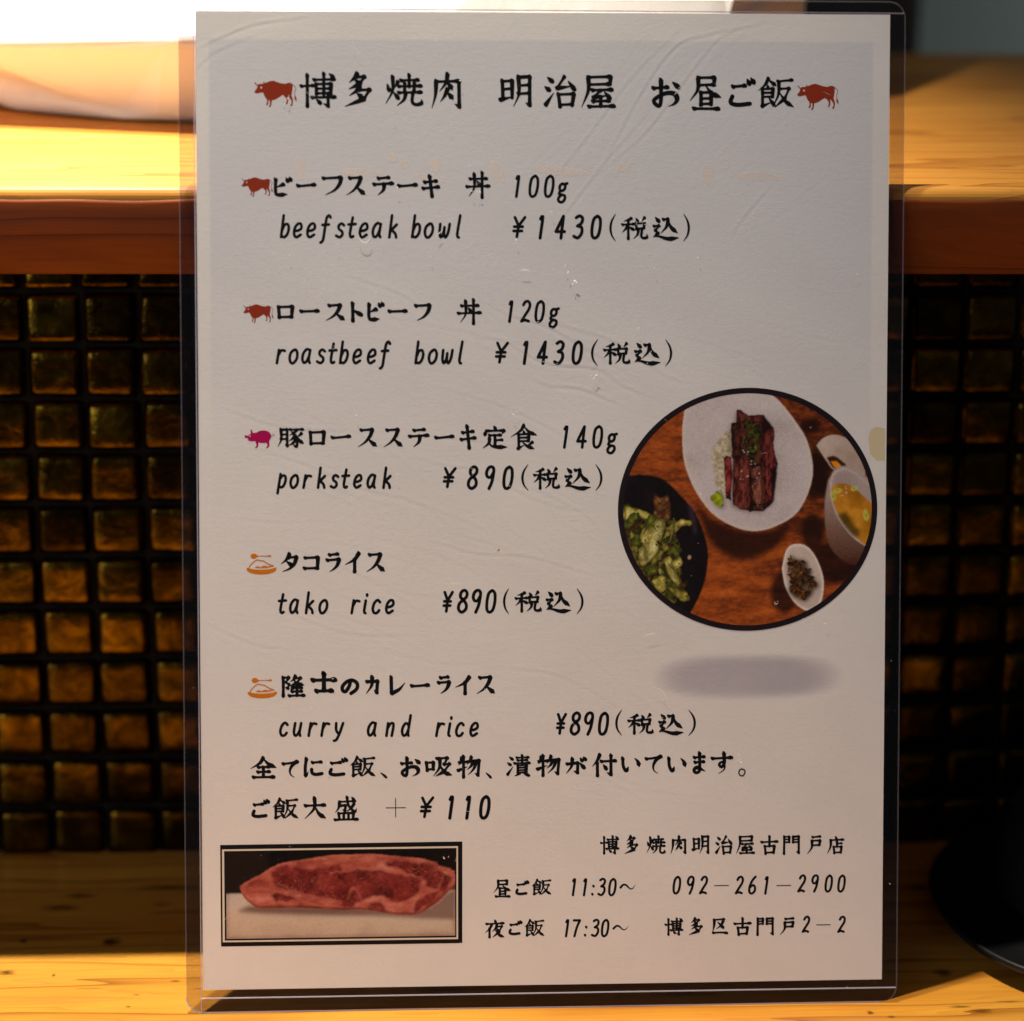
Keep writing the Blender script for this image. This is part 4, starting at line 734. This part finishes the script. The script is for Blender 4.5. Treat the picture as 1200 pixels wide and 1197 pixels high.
class Canvas:
    def __init__(s, x0, x1, y0, y1, res=.15):
        s.nx = int((x1 - x0) / res) + 1; s.ny = int((y1 - y0) / res) + 1; s.res = res
        s.x = np.linspace(x0, x1, s.nx); s.y = np.linspace(y0, y1, s.ny); s.X, s.Y = np.meshgrid(s.x, s.y); s.C = np.zeros((s.ny, s.nx, 3)); s.sh = (s.ny, s.nx)
        s.wx = (vnoise(s.sh, 40, 3, 91) - .5); s.wy = (vnoise(s.sh, 40, 3, 92) - .5)
    def mask(s, P, soft=.15, warp=0.):
        P = np.array(P); pad = 2 + soft * 4
        i0, i1 = np.searchsorted(s.x, (P[:, 0].min() - pad, P[:, 0].max() + pad)); j0, j1 = np.searchsorted(s.y, (P[:, 1].min() - pad, P[:, 1].max() + pad))
        M = np.zeros(s.sh)
        if i1 <= i0 or j1 <= j0: return M
        x = s.X[j0:j1, i0:i1] + warp * s.wx[j0:j1, i0:i1]; y = s.Y[j0:j1, i0:i1] + warp * s.wy[j0:j1, i0:i1]; c = np.zeros(x.shape, bool)
        for k in range(len(P)):
            a, b = P[k - 1], P[k]
            if a[1] == b[1]: continue
            c ^= ((a[1] > y) != (b[1] > y)) & (x < (b[0] - a[0]) * (y - a[1]) / (b[1] - a[1]) + a[0])
        M[j0:j1, i0:i1] = blur(c.astype(float), soft / s.res); return M
    def put(s, M, col, var=None):
        col = lin(col) if np.ndim(col) == 1 else col
        s.C = s.C * (1 - M[..., None]) + M[..., None] * col
    def tex(s, cols, N):   # colour field from a noise field
        cols = np.array([lin(c) for c in cols]); t = np.clip(N, 0, 1) * (len(cols) - 1); i = np.minimum(t.astype(int), len(cols) - 2); f = (t - i)[..., None]
        return cols[i] * (1 - f) + cols[i + 1] * f
    def mesh(s, name, parent, lift, keep=None, gain=(1.75, 1.85, 2.0)):
        h = hv(s.X, s.Y) + lift; nx, ny = s.nx, s.ny
        idx = np.arange(nx * ny).reshape(ny, nx); Fq = np.stack([idx[:-1, :-1], idx[:-1, 1:], idx[1:, 1:], idx[1:, :-1]], -1).reshape(-1, 4)
        if keep is not None: k_ = keep.ravel(); Fq = Fq[k_[Fq].all(1)]
        used = np.unique(Fq); re = -np.ones(nx * ny, int); re[used] = np.arange(len(used)); Fq = re[Fq]
        V = np.stack([s.X.ravel() * K, s.Y.ravel() * K, h.ravel() * K], 1)[used]; col = np.clip(s.C * np.array(gain), 0, .92).reshape(-1, 3)[used]
        me = bpy.data.meshes.new(name); me.vertices.add(len(V)); me.vertices.foreach_set('co', V.ravel().astype(np.float32))
        me.loops.add(len(Fq) * 4); me.loops.foreach_set('vertex_index', Fq.ravel().astype(np.int32)); me.polygons.add(len(Fq))
        me.polygons.foreach_set('loop_start', (np.arange(len(Fq)) * 4).astype(np.int32)); me.update(calc_edges=True)
        at = me.color_attributes.new('print', 'FLOAT_COLOR', 'POINT'); at.data.foreach_set('color', np.concatenate([col, np.ones((len(col), 1))], 1).ravel().astype(np.float32))
        m = NT(name + '_ink'); a = m.n('Attribute'); a.attribute_name = 'print'; m.l(a.outputs['Color'], m.b.inputs['Base Color']); m.set(Roughness=.5); m.b.inputs['Specular IOR Level'].default_value = .12
        me.materials.append(m.m)
        for p in (): pass
        return link(bpy.data.objects.new(name, me), parent)
def hv(x, y):
    fx = np.clip((x + 105) / 210 * (GX - 1), 0, GX - 1.001); fy = np.clip(y / 297 * (GY - 1), 0, GY - 1.001); i = fx.astype(int); j = fy.astype(int); a = fx - i; b = fy - j
    return (HH[j, i] * (1 - a) + HH[j, i + 1] * a) * (1 - b) + (HH[j + 1, i] * (1 - a) + HH[j + 1, i + 1] * a) * b
def sm(P, n=.5): return [tuple(q) for q in catmull([np.array(p) for p in P] + [np.array(P[0])], n)[:-1]]
def ell(c, a, b, n=24): return [(c[0] + (a[0] - c[0]) * math.cos(t) + (b[0] - c[0]) * math.sin(t), c[1] + (a[1] - c[1]) * math.cos(t) + (b[1] - c[1]) * math.sin(t)) for t in np.linspace(0, 2 * math.pi, n + 1)[:-1]]
FC = PH_RING[0]; FA = PH_RING[1][0] - FC[0]; FB = PH_RING[2][1] - FC[1]
cv = Canvas(FC[0] - FA, FC[0] + FA, FC[1] - FB, FC[1] + FB)
sh = cv.sh; fine = vnoise(sh, 240, 2, 5); U = (cv.X - FC[0]) / FA; W_ = (FC[1] - cv.Y) / FB
# table top
N = vnoise(sh, 5, 4, 1, asp=5) * .7 + vnoise(sh, 60, 2, 2, asp=2) * .3 + .12 * W_ - .22 * np.clip(U, 0, 1)
cv.C = cv.tex([(70, 28, 10), (118, 52, 16), (150, 70, 20), (172, 88, 28)], (N - .27) * 1.5)
PS = PH_SHADES
for pts_, sft, st in [(sm(PH_PLATE_SHADE), .8, .93)] + [(ell(PS[i], PS[i + 1], PS[i + 2]), .7, .9) for i in (0, 3, 6, 9, 12)] + [(sm(PH_SAUCE_SIDE), .5, .8)]:
    cv.put(cv.mask(pts_, sft) * st, (26, 9, 5))
# salad bowl and salad
cv.put(cv.mask(sm(PH_BOWL), .18), cv.tex([(8, 5, 6), (16, 10, 11), (26, 17, 20)], vnoise(sh, 30, 4, 3) * .9))
bx_ = sm(PH_BOWL); rimp = [p for p in bx_ if p[0] > bx_[0][0]]
g1 = cv.mask(ell((PH_BOWL[5][0] - .6, PH_BOWL[5][1] - 2), (PH_BOWL[5][0] + .3, PH_BOWL[5][1] - 3), (PH_BOWL[5][0] - 1.4, PH_BOWL[5][1] + 3)), .5); cv.put(g1 * .5, (62, 46, 56))
lr = random.Random(5)
def inside(P, x, y):
    c = False
    for i in range(len(P)):
        a, b = P[i - 1], P[i]
        if (a[1] > y) != (b[1] > y) and x < (b[0] - a[0]) * (y - a[1]) / (b[1] - a[1]) + a[0]: c = not c
    return c
SM = cv.mask(PH_SALAD, .3, 1.2); leafn = vnoise(sh, 90, 4, 8)
cv.put(SM, cv.tex([(20, 16, 5), (70, 58, 16), (120, 104, 40)], (leafn - .25) * 1.8))
def leaf(P, base, lit, edge=.12, warp=.9, seed=0):
    m0 = cv.mask(P, edge, warp); sft = cv.mask(P, .55, warp)
    cv.put(np.clip(np.roll(np.roll(sft, -3, 0), 3, 1) - m0, 0, 1) * .75, (12, 9, 3))
    n_ = vnoise(sh, 55, 3, seed + 100); t = np.clip((sft - .35) * .9 + (n_ - .5) * 1.3, 0, 1)
    cv.put(m0, cv.tex([tuple(.55 * c for c in base), base, lit], t))
pal = {0: ((140, 124, 48), (196, 180, 108)), 1: ((66, 68, 16), (110, 108, 34)), 2: ((70, 38, 16), (128, 92, 44)), 3: ((150, 138, 72), (205, 192, 135))}
sx0, sx1 = min(p[0] for p in PH_SALAD), max(p[0] for p in PH_SALAD); sy0, sy1 = min(p[1] for p in PH_SALAD), max(p[1] for p in PH_SALAD)
def bits(P, n, size, kinds, seed, asp=(1.4, 3.4)):
    r = random.Random(seed); x0, x1 = min(p[0] for p in P), max(p[0] for p in P); y0, y1 = min(p[1] for p in P), max(p[1] for p in P); k = 0; t = 0
    while k < n and t < n * 40:
        t += 1; x, y = r.uniform(x0, x1), r.uniform(y0, y1)
        if not inside(P, x, y) or ((x - FC[0]) / FA) ** 2 + ((y - FC[1]) / FB) ** 2 > 1.05: continue
        a = r.uniform(0, 3.14); s1 = size * r.uniform(.5, 1.4); s2 = s1 / r.uniform(*asp); q = []
        for i in range(9):
            th = 2 * math.pi * i / 9; u, w = s1 * math.cos(th) * r.uniform(.75, 1.2), s2 * math.sin(th) * r.uniform(.7, 1.2); q.append((x + u * math.cos(a) - w * math.sin(a), y + u * math.sin(a) + w * math.cos(a)))
        kd = r.choice(kinds); fn_ = pal[kd] if kd in pal else kd; leaf(sm(q, .2), *fn_, .08, .5, r.randrange(1000)); k += 1
bits(PH_SALAD, 26, 2.4, (0, 1, 2, 1), 21)
for P_2 in PH_LEAVES_BROWN: leaf(P_2, *pal[2], seed=1)
for i, P_2 in enumerate(PH_LEAVES): leaf(sm(P_2), *pal[0], seed=i)
for i, P_2 in enumerate(PH_LEAVES_DARK): leaf(sm(P_2), *pal[1], seed=i + 20)
for i, P_2 in enumerate(PH_LEAVES_PALE): leaf(sm(P_2), *pal[3], seed=i + 40)
bits(PH_SALAD, 34, 1.2, (0, 1, 3, 2, 0), 22); bits(PH_SALAD, 16, .5, (3, 1), 23)
cv.put(cv.mask(ell((PH_SALAD[10][0] + 3.2, PH_SALAD[10][1]), (PH_SALAD[10][0] + 3.7, PH_SALAD[10][1] + .3), (PH_SALAD[10][0] + 3, PH_SALAD[10][1] + .6)), .12), (150, 120, 90))
# big plate
PP = sm(PH_PLATE, .6); pc_ = np.mean(np.array(PH_PLATE), 0); pm = cv.mask(PP, .15); cv.put(pm, (178, 158, 142))
pi_ = cv.mask([(pc_[0] + (x - pc_[0]) * .965, pc_[1] + (y - pc_[1]) * .968) for x, y in PP], .35)
N = vnoise(sh, 6, 4, 11) * .6 + .25 * fine + .25 * np.clip(1 - np.hypot((cv.X - pc_[0] - 6) / 12, (cv.Y - pc_[1]) / 17), 0, 1) * -1 + .22
cv.put(pi_ * pm, cv.tex([(112, 94, 82), (146, 129, 120), (164, 149, 141), (172, 158, 150)], (N - .1) * 1.6))
rm = cv.mask(sm(PH_RICE), .35, 1.5); cv.put(rm * .95, cv.tex([(128, 112, 78), (158, 142, 112), (178, 164, 138)], (vnoise(sh, 90, 3, 13) - .25) * 1.7))
# beef
bx = PH_BEEF
hull = [bx[0][0], bx[0][2], bx[0][3], bx[3][1], bx[3][2], bx[3][3], (bx[7][2][0] + .3, bx[7][2][1]), bx[8][2], bx[8][3], bx[5][3], bx[5][4], bx[4][3], (bx[4][3][0], bx[4][3][1] + 6), bx[1][3], bx[1][0], bx[0][5]]
cv.put(cv.mask([(x - .5, y - .5) for x, y in hull], .7) * .7, (60, 36, 24)); cv.put(cv.mask(hull, .2, .5), (24, 9, 6))
bc = [((62, 24, 16), (98, 42, 32)), ((44, 17, 11), (78, 32, 22)), ((56, 24, 16), (90, 44, 30)), ((66, 22, 18), (104, 40, 34)), ((96, 28, 26), (136, 54, 48)), ((72, 26, 18), (108, 50, 38)), ((84, 40, 28), (124, 72, 54)), ((90, 30, 26), (128, 56, 46)), ((44, 20, 14), (80, 42, 32))]
for i, bp in enumerate(bx):
    m0 = cv.mask(bp, .14, .6); inn = cv.mask(bp, .6, .6); N = vnoise(sh, 110, 3, 30 + i, asp=.35) * .75 + fine * .25
    t = np.clip((inn - .45) * 1.0 + (N - .5) * 2.1 + .15, 0, 1); cv.put(m0, cv.tex([tuple(.35 * c for c in bc[i][0]), bc[i][0], bc[i][1]], t))
G_ = ((58, 60, 10), (112, 112, 34)); G2 = ((100, 104, 30), (150, 148, 72)); G3 = ((30, 30, 6), (74, 76, 18))
on = PH_ONION; oc = [(on[0][0] + 1, on[0][1] + .6), (on[1][0] + 2, on[1][1] + 4.2), (on[1][0] + 1.8, on[1][1]), (on[2][0] + .6, on[2][1] - .8), (on[2][0] - 1.2, on[2][1] + 1), (on[1][0] - 3.4, on[1][1] - 1.2), (on[1][0] - 1.4, on[1][1] + 2)]
bits(oc, 70, .85, (G_, G2, G2, G3), 31, (1.6, 4)); leaf(PH_WASABI, (120, 124, 12), (156, 160, 30), seed=77)
# sauce bowl, soup bowl, pickle dish
sb = cv.mask(sm(PH_SAUCE_BOWL), .15); cv.put(sb, cv.tex([(120, 95, 76), (158, 136, 118), (178, 160, 144)], vnoise(sh, 9, 3, 14) * 1.1)); cv.put(cv.mask(sm(PH_SAUCE), .18), (52, 20, 10)); cv.put(cv.mask(PH_YOLK, .15), (190, 112, 14))
bo = cv.mask(sm(PH_SOUP_BOWL), .2); yy0, yy1 = min(p[1] for p in PH_SOUP_BOWL), max(p[1] for p in PH_SOUP_BOWL); t = np.clip((cv.Y - yy0) / (yy1 - yy0), 0, 1)
cv.put(bo, cv.tex([(62, 30, 18), (104, 74, 58), (136, 114, 102), (150, 130, 120)], t * .95 + (fine - .5) * .15))
cv.put(cv.mask(sm(PH_SOUP_IN), .16), (178, 158, 146)); ii = cv.mask([(x + .25, y - .1) for x, y in sm(PH_SOUP_IN)], .5); cv.put(np.clip(ii * 1.2 - .2, 0, 1) * cv.mask(sm(PH_SOUP_IN), .1), cv.tex([(128, 108, 98), (160, 142, 130)], vnoise(sh, 8, 3, 15)))
cv.put(cv.mask(sm(PH_SOUP), .22), cv.tex([(96, 58, 6), (142, 88, 12), (172, 112, 26), (186, 136, 50)], (vnoise(sh, 10, 4, 16) - .15) * 1.35)); cv.put(cv.mask(sm(PH_WAKAME), .5, 1) * .85, (48, 40, 6))
S_ = PH_SCALLION
for j, (a, b) in enumerate(((1.3, .7), (.9, 1.3), (.8, 1.6), (1, .7))):
    c_ = S_[j]; cv.put(cv.mask(ell(c_, (c_[0] + a, c_[1] + .3), (c_[0] - .2, c_[1] + b)), .2, 1) * .8, (160, 160, 62)); cv.put(cv.mask(ell(c_, (c_[0] + a * .4, c_[1]), (c_[0], c_[1] + b * .4)), .15) * .8, (120, 112, 26))
dm = cv.mask(sm(PH_DISH), .14); cv.put(dm, (196, 176, 158)); dc = np.mean(np.array(PH_DISH), 0); di = cv.mask([(dc[0] + (x - dc[0]) * .92, dc[1] + (y - dc[1]) * .94) for x, y in sm(PH_DISH)], .35)
cv.put(di, cv.tex([(150, 128, 112), (184, 164, 148)], vnoise(sh, 8, 3, 17)))
pk_ = PH_PICKLE; PKP = [(pk_[1][0], pk_[1][1] + 1), (pk_[0][0] + 1, pk_[1][1] - .5), (pk_[2][0] - .6, pk_[0][1]), (pk_[2][0], pk_[2][1]), (pk_[3][0], pk_[3][1] + .5), (pk_[1][0] + .3, pk_[3][1] + 2), (pk_[1][0] - .4, pk_[0][1] + 1)]
cv.put(cv.mask(sm(PKP), .6, 2.5) * .85, (62, 34, 10))
bits(PKP, 120, .95, (((96, 50, 12), (176, 112, 36)), ((60, 28, 6), (130, 72, 20)), ((140, 82, 20), (206, 150, 66))), 41, (1.5, 3.2))
# glints
gr = random.Random(8)
for c_, n_, sp_ in ((S_[5], 5, 1.6), ((on[1][0] - 2.8, on[1][1] - 4.2), 4, 1.2), ((on[2][0] - .2, on[2][1] - .3), 3, .8), ((on[1][0] - 1, on[1][1] - 12), 8, 3.4), ((PS[0][0] + .1, PS[0][1] - .6), 1, .1), ((PH_SALAD[6][0] - 3, PH_SALAD[6][1] - 3), 3, 2)):
    for k in range(n_):
        x, y = c_[0] + gr.gauss(0, sp_ * .6), c_[1] + gr.gauss(0, sp_ * .5); cv.put(cv.mask(ell((x, y), (x + gr.uniform(.12, .35), y + .05), (x, y + .12), 8), .12) * gr.uniform(.4, .95), (225, 212, 190))
cv.C *= (1 + (vnoise(sh, 260, 1, 50) - .5) * .16)[..., None]
r2_ = ((cv.X - FC[0]) / (FA - .7)) ** 2 + ((cv.Y - FC[1]) / (FB - .7)) ** 2
cv.mesh('food_photo', menu, .022, r2_ <= 1.0, (1.7, 1.85, 2.05))
ink = Ink(.040); C = [np.array((FC[0] + (FA - .85) * math.cos(t), FC[1] + (FB - .85) * math.sin(t))) for t in np.linspace(0, 2 * math.pi, 241)]
ink.ribbon(C, [1.7] * 241); ink.build('photo_border', plain('print_border', (.016, .010, .013), .45), bpy.data.objects['food_photo'])

# ---- steak picture ----
xa, xb = min(p[0] for p in ST_IN), max(p[0] for p in ST_IN); ya, yb = min(p[1] for p in ST_IN), max(p[1] for p in ST_IN)
cv = Canvas(xa, xb, ya, yb, .14); sh = cv.sh; fine = vnoise(sh, 260, 2, 60)
U = (cv.X - xa) / (xb - xa)
cv.C = cv.tex([(8, 5, 3), (26, 14, 7), (34, 20, 10)], np.clip(.75 - 1.4 * np.clip((U - .17) * 18, 0, .45) + np.clip(U - .80, 0, 1) * 1.5, 0, 1) + (vnoise(sh, 12, 3, 61) - .5) * .3)
yb_ = ST_BOARD[0][1]; t = np.clip((cv.Y - ya) / (yb_ - ya), 0, 1)
bm_ = cv.mask([(xa - 2, ya - 2), (xb + 2, ya - 2), (xb + 2, yb_ + .4), (xa - 2, yb_)], .25)
cv.put(bm_, cv.tex([(176, 144, 118), (198, 170, 138), (200, 176, 150), (180, 162, 146)], t * .8 + (vnoise(sh, 8, 4, 62) - .5) * .5 + .1))
edge = np.clip(np.minimum.reduce([cv.X - xa, xb - cv.X, cv.Y - ya]) / 1.6, 0, 1); cv.put((1 - edge) * bm_ * .4, (120, 80, 66))
cv.put(cv.mask(ST_SHADE, .55) * .8, (112, 76, 60)); cv.put(cv.mask([(x, y - .1) for x, y in ST_SHADE[:5]] + [(x * .5 + .5 * ST_SHADE[-1][0], y) for x, y in ST_SHADE[-3:]], .9) * .5, (84, 50, 38))
SMK = sm(ST_MEAT, .4); mm_ = cv.mask(SMK, .13, .25); inn = cv.mask(SMK, .9, .2)
N = vnoise(sh, 16, 5, 63, asp=1.6); fat = cv.tex([(110, 40, 28), (152, 66, 48), (182, 94, 72), (204, 130, 106)], (N - .5) * 1.1 + .42 + (inn - .6) * .35)
cv.put(mm_, fat)
lm = np.zeros(sh)
for P_2 in ST_LEAN: lm = np.maximum(lm, cv.mask(sm(P_2), .5, 2.4))
wx = vnoise(sh, 14, 3, 64) - .5; wy = vnoise(sh, 14, 3, 65) - .5
def warped(cells, seed, k, asp=1.):
    Nn = vnoise(sh, cells, 4, seed, .6, asp); jj = np.clip((np.arange(sh[0])[:, None] + wy * k).astype(int), 0, sh[0] - 1); ii = np.clip((np.arange(sh[1])[None] + wx * k).astype(int), 0, sh[1] - 1); return Nn[jj, ii]
v1 = np.abs(warped(34, 66, 70, .6) - .5); v2 = np.abs(warped(60, 67, 60, .7) - .5)
vein = np.clip(1 - v1 / .022, 0, 1) * .75 + np.clip(1 - v2 / .026, 0, 1) * .6; vein *= np.clip((vnoise(sh, 12, 3, 68) - .28) * 3, 0, 1)
lean = cv.tex([(70, 15, 11), (104, 28, 22), (130, 42, 34), (152, 64, 52)], (vnoise(sh, 22, 5, 69, .6) - .22) * 1.5)
lean = lean * (1 - np.clip(vein, 0, 1)[..., None] * .8) + lin((176, 92, 72)) * np.clip(vein, 0, 1)[..., None] * .8
cv.put(np.clip(lm * 1.4 - .1, 0, 1) * mm_ * .97, lean)
# bright fat rim along the top, darker underside, seams
top = [np.array(p) for p in ST_MEAT[1:22]]; C = catmull([p + np.array((0, -.35)) for p in top], .6)
for i in range(0, len(C) - 1):
    if i % 2: continue
    a = C[i]; cv.put(cv.mask(ell(a, (a[0] + .75, a[1] + .15), (a[0], a[1] + .38 + .15 * math.sin(i)), 8), .22) * .55 * (.7 + .3 * math.sin(i * .37)), (206, 116, 92))
for a in ([(0, 7), (10, 5), (20, 1), (29, .6)], [(24, 11), (35, 12.5), (44, 11), (52, 9.5)], [(46, 1.5), (51, 3.5), (57, 6), (58.5, 10)], [(29, 3), (31, 6.5), (34, 2)], [(8, 8), (16, 4.5), (27, 2.2)]):
    Cc = catmull([np.array((xa + 8 + x, ya + 9.0 + y)) for x, y in a], .5)
    for i, p in enumerate(Cc): cv.put(cv.mask(ell(p, (p[0] + .5, p[1]), (p[0], p[1] + .25 + .2 * math.sin(math.pi * i / len(Cc))), 8), .2, 1) * mm_ * .38, (182, 96, 74))
low = np.clip(mm_ - np.roll(inn, -6, 0), 0, 1) * 0 + np.clip((mm_ - np.roll(mm_, 5, 0)), 0, 1); cv.put(blur(low, 1.5) * .6, (90, 34, 24))
for k in range(26):
    x, y = gr.uniform(xa + 10, xb - 4), gr.uniform(ya + 9, yb - 3); cv.put(cv.mask(ell((x, y), (x + gr.uniform(.1, .3), y), (x, y + .1), 6), .1) * mm_ * gr.uniform(.2, .6), (215, 150, 125))
cv.C *= (1 + (vnoise(sh, 260, 1, 70) - .5) * .16)[..., None]
sp_obj = cv.mesh('steak_photo', menu, .040, cv.mask(ST_IN, 0) > .5, (1.12, 1.22, 1.45))
food = sp_obj; LAY = [.016]
def flat(name, P, mat):
    ink = Ink(LAY[0]); LAY[0] += .005; ink.fine_poly(P, 1.0); return ink.build(name, mat, food)
BLK = plain('print_black', (.008, .007, .007), .45)
flat('frame_outer', ST_OUT, BLK); flat('frame_line', ST_LINE, plain('print_cream', (.80, .70, .56), .5)); flat('frame_inner', ST_LINE_IN, BLK)

# ---------------- clear sleeve ----------------
def film(name, rough, tint, spec=.06):
    m = NT(name); t = m.n('BsdfTransparent'); t.inputs[0].default_value = tint + (1,); g = m.n('BsdfGlossy'); g.inputs['Roughness'].default_value = rough
    v = m.coord(); h = m.math('ADD', m.noise(v, 35, 3, .5, .6), m.math('MULTIPLY', m.noise(m.coord((60, 420, 1), rot=(0, 0, .35)), 1, 4, .6, .8), .25))
    b = m.n('Bump'); b.inputs['Strength'].default_value = .4; b.inputs['Distance'].default_value = .0008; m.l(h, b.inputs['Height']); m.l(b.outputs[0], g.inputs['Normal'])
    fr = m.n('Fresnel'); fr.inputs[0].default_value = 1.25; m.l(b.outputs[0], fr.inputs['Normal'])
    mx = m.n('MixShader'); m.l(m.math('MINIMUM', fr.outputs[0], .05), mx.inputs[0]); m.l(t.outputs[0], mx.inputs[1]); m.l(g.outputs[0], mx.inputs[2]); m.l(mx.outputs[0], m.out.inputs[0]); return m.m
FILM = film('clear_film', .12, (.925, .915, .93))
def outline(l, r, b, t, rad=5, off=0):
    pts = []
    for cx_, cy_, a0 in ((r - rad, t - rad, 0), (l + rad, t - rad, 90), (l + rad, b + rad, 180), (r - rad, b + rad, 270)):
        for i in range(9):
            a = math.radians(a0 + 90 * i / 8); pts.append((cx_ + (rad + off) * math.cos(a), cy_ + (rad + off) * math.sin(a)))
    return pts
OUT = outline(SLEEVE_L, SLEEVE_R, -7.1, 300.8)
def film_sheet(name, z):
    V = [(x * K, y * K, z * K) for x, y in OUT]; return meshobj(name, V, [tuple(range(len(V)))], FILM, menu)
film_sheet('front_film', .50); film_sheet('back_film', -.50)
m = NT('sleeve_edge'); m.set(Base_Color=(.60, .58, .72, 1), Roughness=.15); tr = m.n('BsdfTransparent'); mx = m.n('MixShader'); mx.inputs[0].default_value = .38; m.l(tr.outputs[0], mx.inputs[1]); m.l(m.b.outputs[0], mx.inputs[2]); m.l(mx.outputs[0], m.out.inputs[0])
EDGE = m.m
def tube(name, pts, r, z, mat, parent, closed=False, flat_=1.0):
    C = [np.array(p, float) for p in pts]; n = len(C); V = []; F = []; k = 6
    for i in range(n):
        a = C[(i - 1) % n] if closed or i else C[i]; b = C[(i + 1) % n] if closed or i < n - 1 else C[i]
        t = b - a; t = t / (np.linalg.norm(t) + 1e-9); nx, ny = -t[1], t[0]
        for j in range(k):
            q = 2 * math.pi * j / k; V.append(((C[i][0] + nx * r * math.cos(q)) * K, (C[i][1] + ny * r * math.cos(q)) * K, (z + r * flat_ * math.sin(q)) * K))
    for i in range(n if closed else n - 1):
        i2 = (i + 1) % n
        for j in range(k): F.append((i * k + j, i * k + (j + 1) % k, i2 * k + (j + 1) % k, i2 * k + j))
    return meshobj(name, V, F, mat, parent, True)
m = NT('welded_rim'); t = m.n('BsdfTransparent'); t.inputs[0].default_value = (.70, .68, .73, 1); g_ = m.n('BsdfGlossy'); g_.inputs['Roughness'].default_value = .2; mx = m.n('MixShader'); mx.inputs[0].default_value = .035
m.l(t.outputs[0], mx.inputs[1]); m.l(g_.outputs[0], mx.inputs[2]); m.l(mx.outputs[0], m.out.inputs[0])
IN = [(x, y) for x, y in outline(-105.3, 105.2, -.1, 297.2, .3)]
V = [(x * K, y * K, 0) for x, y in OUT] + [(x * K, y * K, 0) for x, y in IN]; n_ = len(OUT)
meshobj('welded_rim', V, [(i, (i + 1) % n_, n_ + (i + 1) % n_, n_ + i) for i in range(n_)], m.m, menu)
me_ = EDGE.copy(); me_.name = 'faint_edge'; [setattr(n_.inputs[0], 'default_value', .07) for n_ in me_.node_tree.nodes if n_.type == 'MIX_SHADER']
tube('sleeve_edge', OUT, .24, 0, me_, menu, True, 1.0)
tube('weld_seam', [OUT[i] for i in range(18, 28)], .28, .05, EDGE, menu)
tube('weld_seam', [(SLEEVE_L + 4.3, -2.5), (SLEEVE_R - .3, -2.5)], .24, .52, EDGE, menu)
tube('weld_seam', [(SLEEVE_L + .4, 297.9), (SLEEVE_R - .3, 297.4)], .22, -.45, EDGE, menu)
tube('weld_seam', [(-105.45, -6.8), (-105.45, 296)], .20, .52, EDGE, menu)

# dust and scratches on the front film
V = []; F = []
def fleck(x, y, s, a, asp=1.5):
    b = len(V); h = s * .35
    for u, w, z in ((-s * asp, -s * .4, 0), (s * asp, -s * .5, 0), (s * .2, s * .7, 0), (0, -s * .1, h)):
        V.append(((x + u * math.cos(a) - w * math.sin(a)) * K, (y + u * math.sin(a) + w * math.cos(a)) * K, (.52 + z) * K))
    F.extend([(b, b + 1, b + 3), (b + 1, b + 2, b + 3), (b + 2, b, b + 3)])
for k in range(430):
    x, y = rng.uniform(-109, 109), rng.uniform(-6, 299)
    if k > 260 and rng.random() < .6: y = rng.uniform(150, 299)
    fleck(x, y, float(np.clip(rng.lognormal(-2.5, .55), .04, .26)), rng.uniform(0, 6.3), rng.uniform(.6, 1.8))
for cxx, cyy, n_, s_ in ((15.2, 187, 7, .28), (-78, 271, 5, .22), (4, 219, 4, .26), (29, 234, 8, .2), (-10, 176, 6, .22), (70, 118, 5, .2), (-20, 244, 5, .22), (9.5, 216, 5, .3), (60, 70, 5, .2), (-30, 40, 5, .22)):
    for k in range(n_): fleck(cxx + rng.normal(0, 1.1), cyy + rng.normal(0, .8), s_ * rng.uniform(.4, 1.1), rng.uniform(0, 6.3), 1.8)
DUST = plain('white_dust', (.90, .88, .84), .5)
tag(meshobj('dust_specks', V, F, DUST, menu), kind='stuff')
V = []; F = []
def hair(pts, r):
    C = catmull([np.array(p) for p in pts], .4); b = len(V); n = len(C)
    for i, c_ in enumerate(C):
        t = C[min(i + 1, n - 1)] - C[max(i - 1, 0)]; t = t / (np.linalg.norm(t) + 1e-9); rr = r * math.sin(math.pi * (i + .6) / (n + .3))
        V.extend([((c_[0] - t[1] * rr) * K, (c_[1] + t[0] * rr) * K, .515 * K), (c_[0] * K, c_[1] * K, (.515 + rr * .3) * K), ((c_[0] + t[1] * rr) * K, (c_[1] - t[0] * rr) * K, .515 * K)])
    for i in range(n - 1):
        a = b + 3 * i; F.extend([(a, a + 3, a + 4, a + 1), (a + 1, a + 4, a + 5, a + 2)])
for k in range(26):
    x, y, a, L_ = rng.uniform(-100, 100), rng.uniform(5, 290), rng.uniform(-.9, .9), rng.uniform(1, 4)
    hair([(x, y), (x + L_ * .5 * math.cos(a), y + L_ * .5 * math.sin(a) + rng.normal(0, .25)), (x + L_ * math.cos(a), y + L_ * math.sin(a))], rng.uniform(.015, .035))
hair([(-56.6, 230.6), (-56, 228.8), (-54.6, 227.9), (-53.2, 228.6), (-52.8, 230.2)], .13)
hair([(-8, 219.8), (-4.5, 219.6)], .10); hair([(-33, 230), (-31.5, 231.4)], .12); hair([(30, 108), (35, 109)], .07)
hair([(38, 88), (36, 91), (33, 92.4)], .07)
tag(meshobj('scratch_marks', V, F, DUST, menu), kind='stuff')
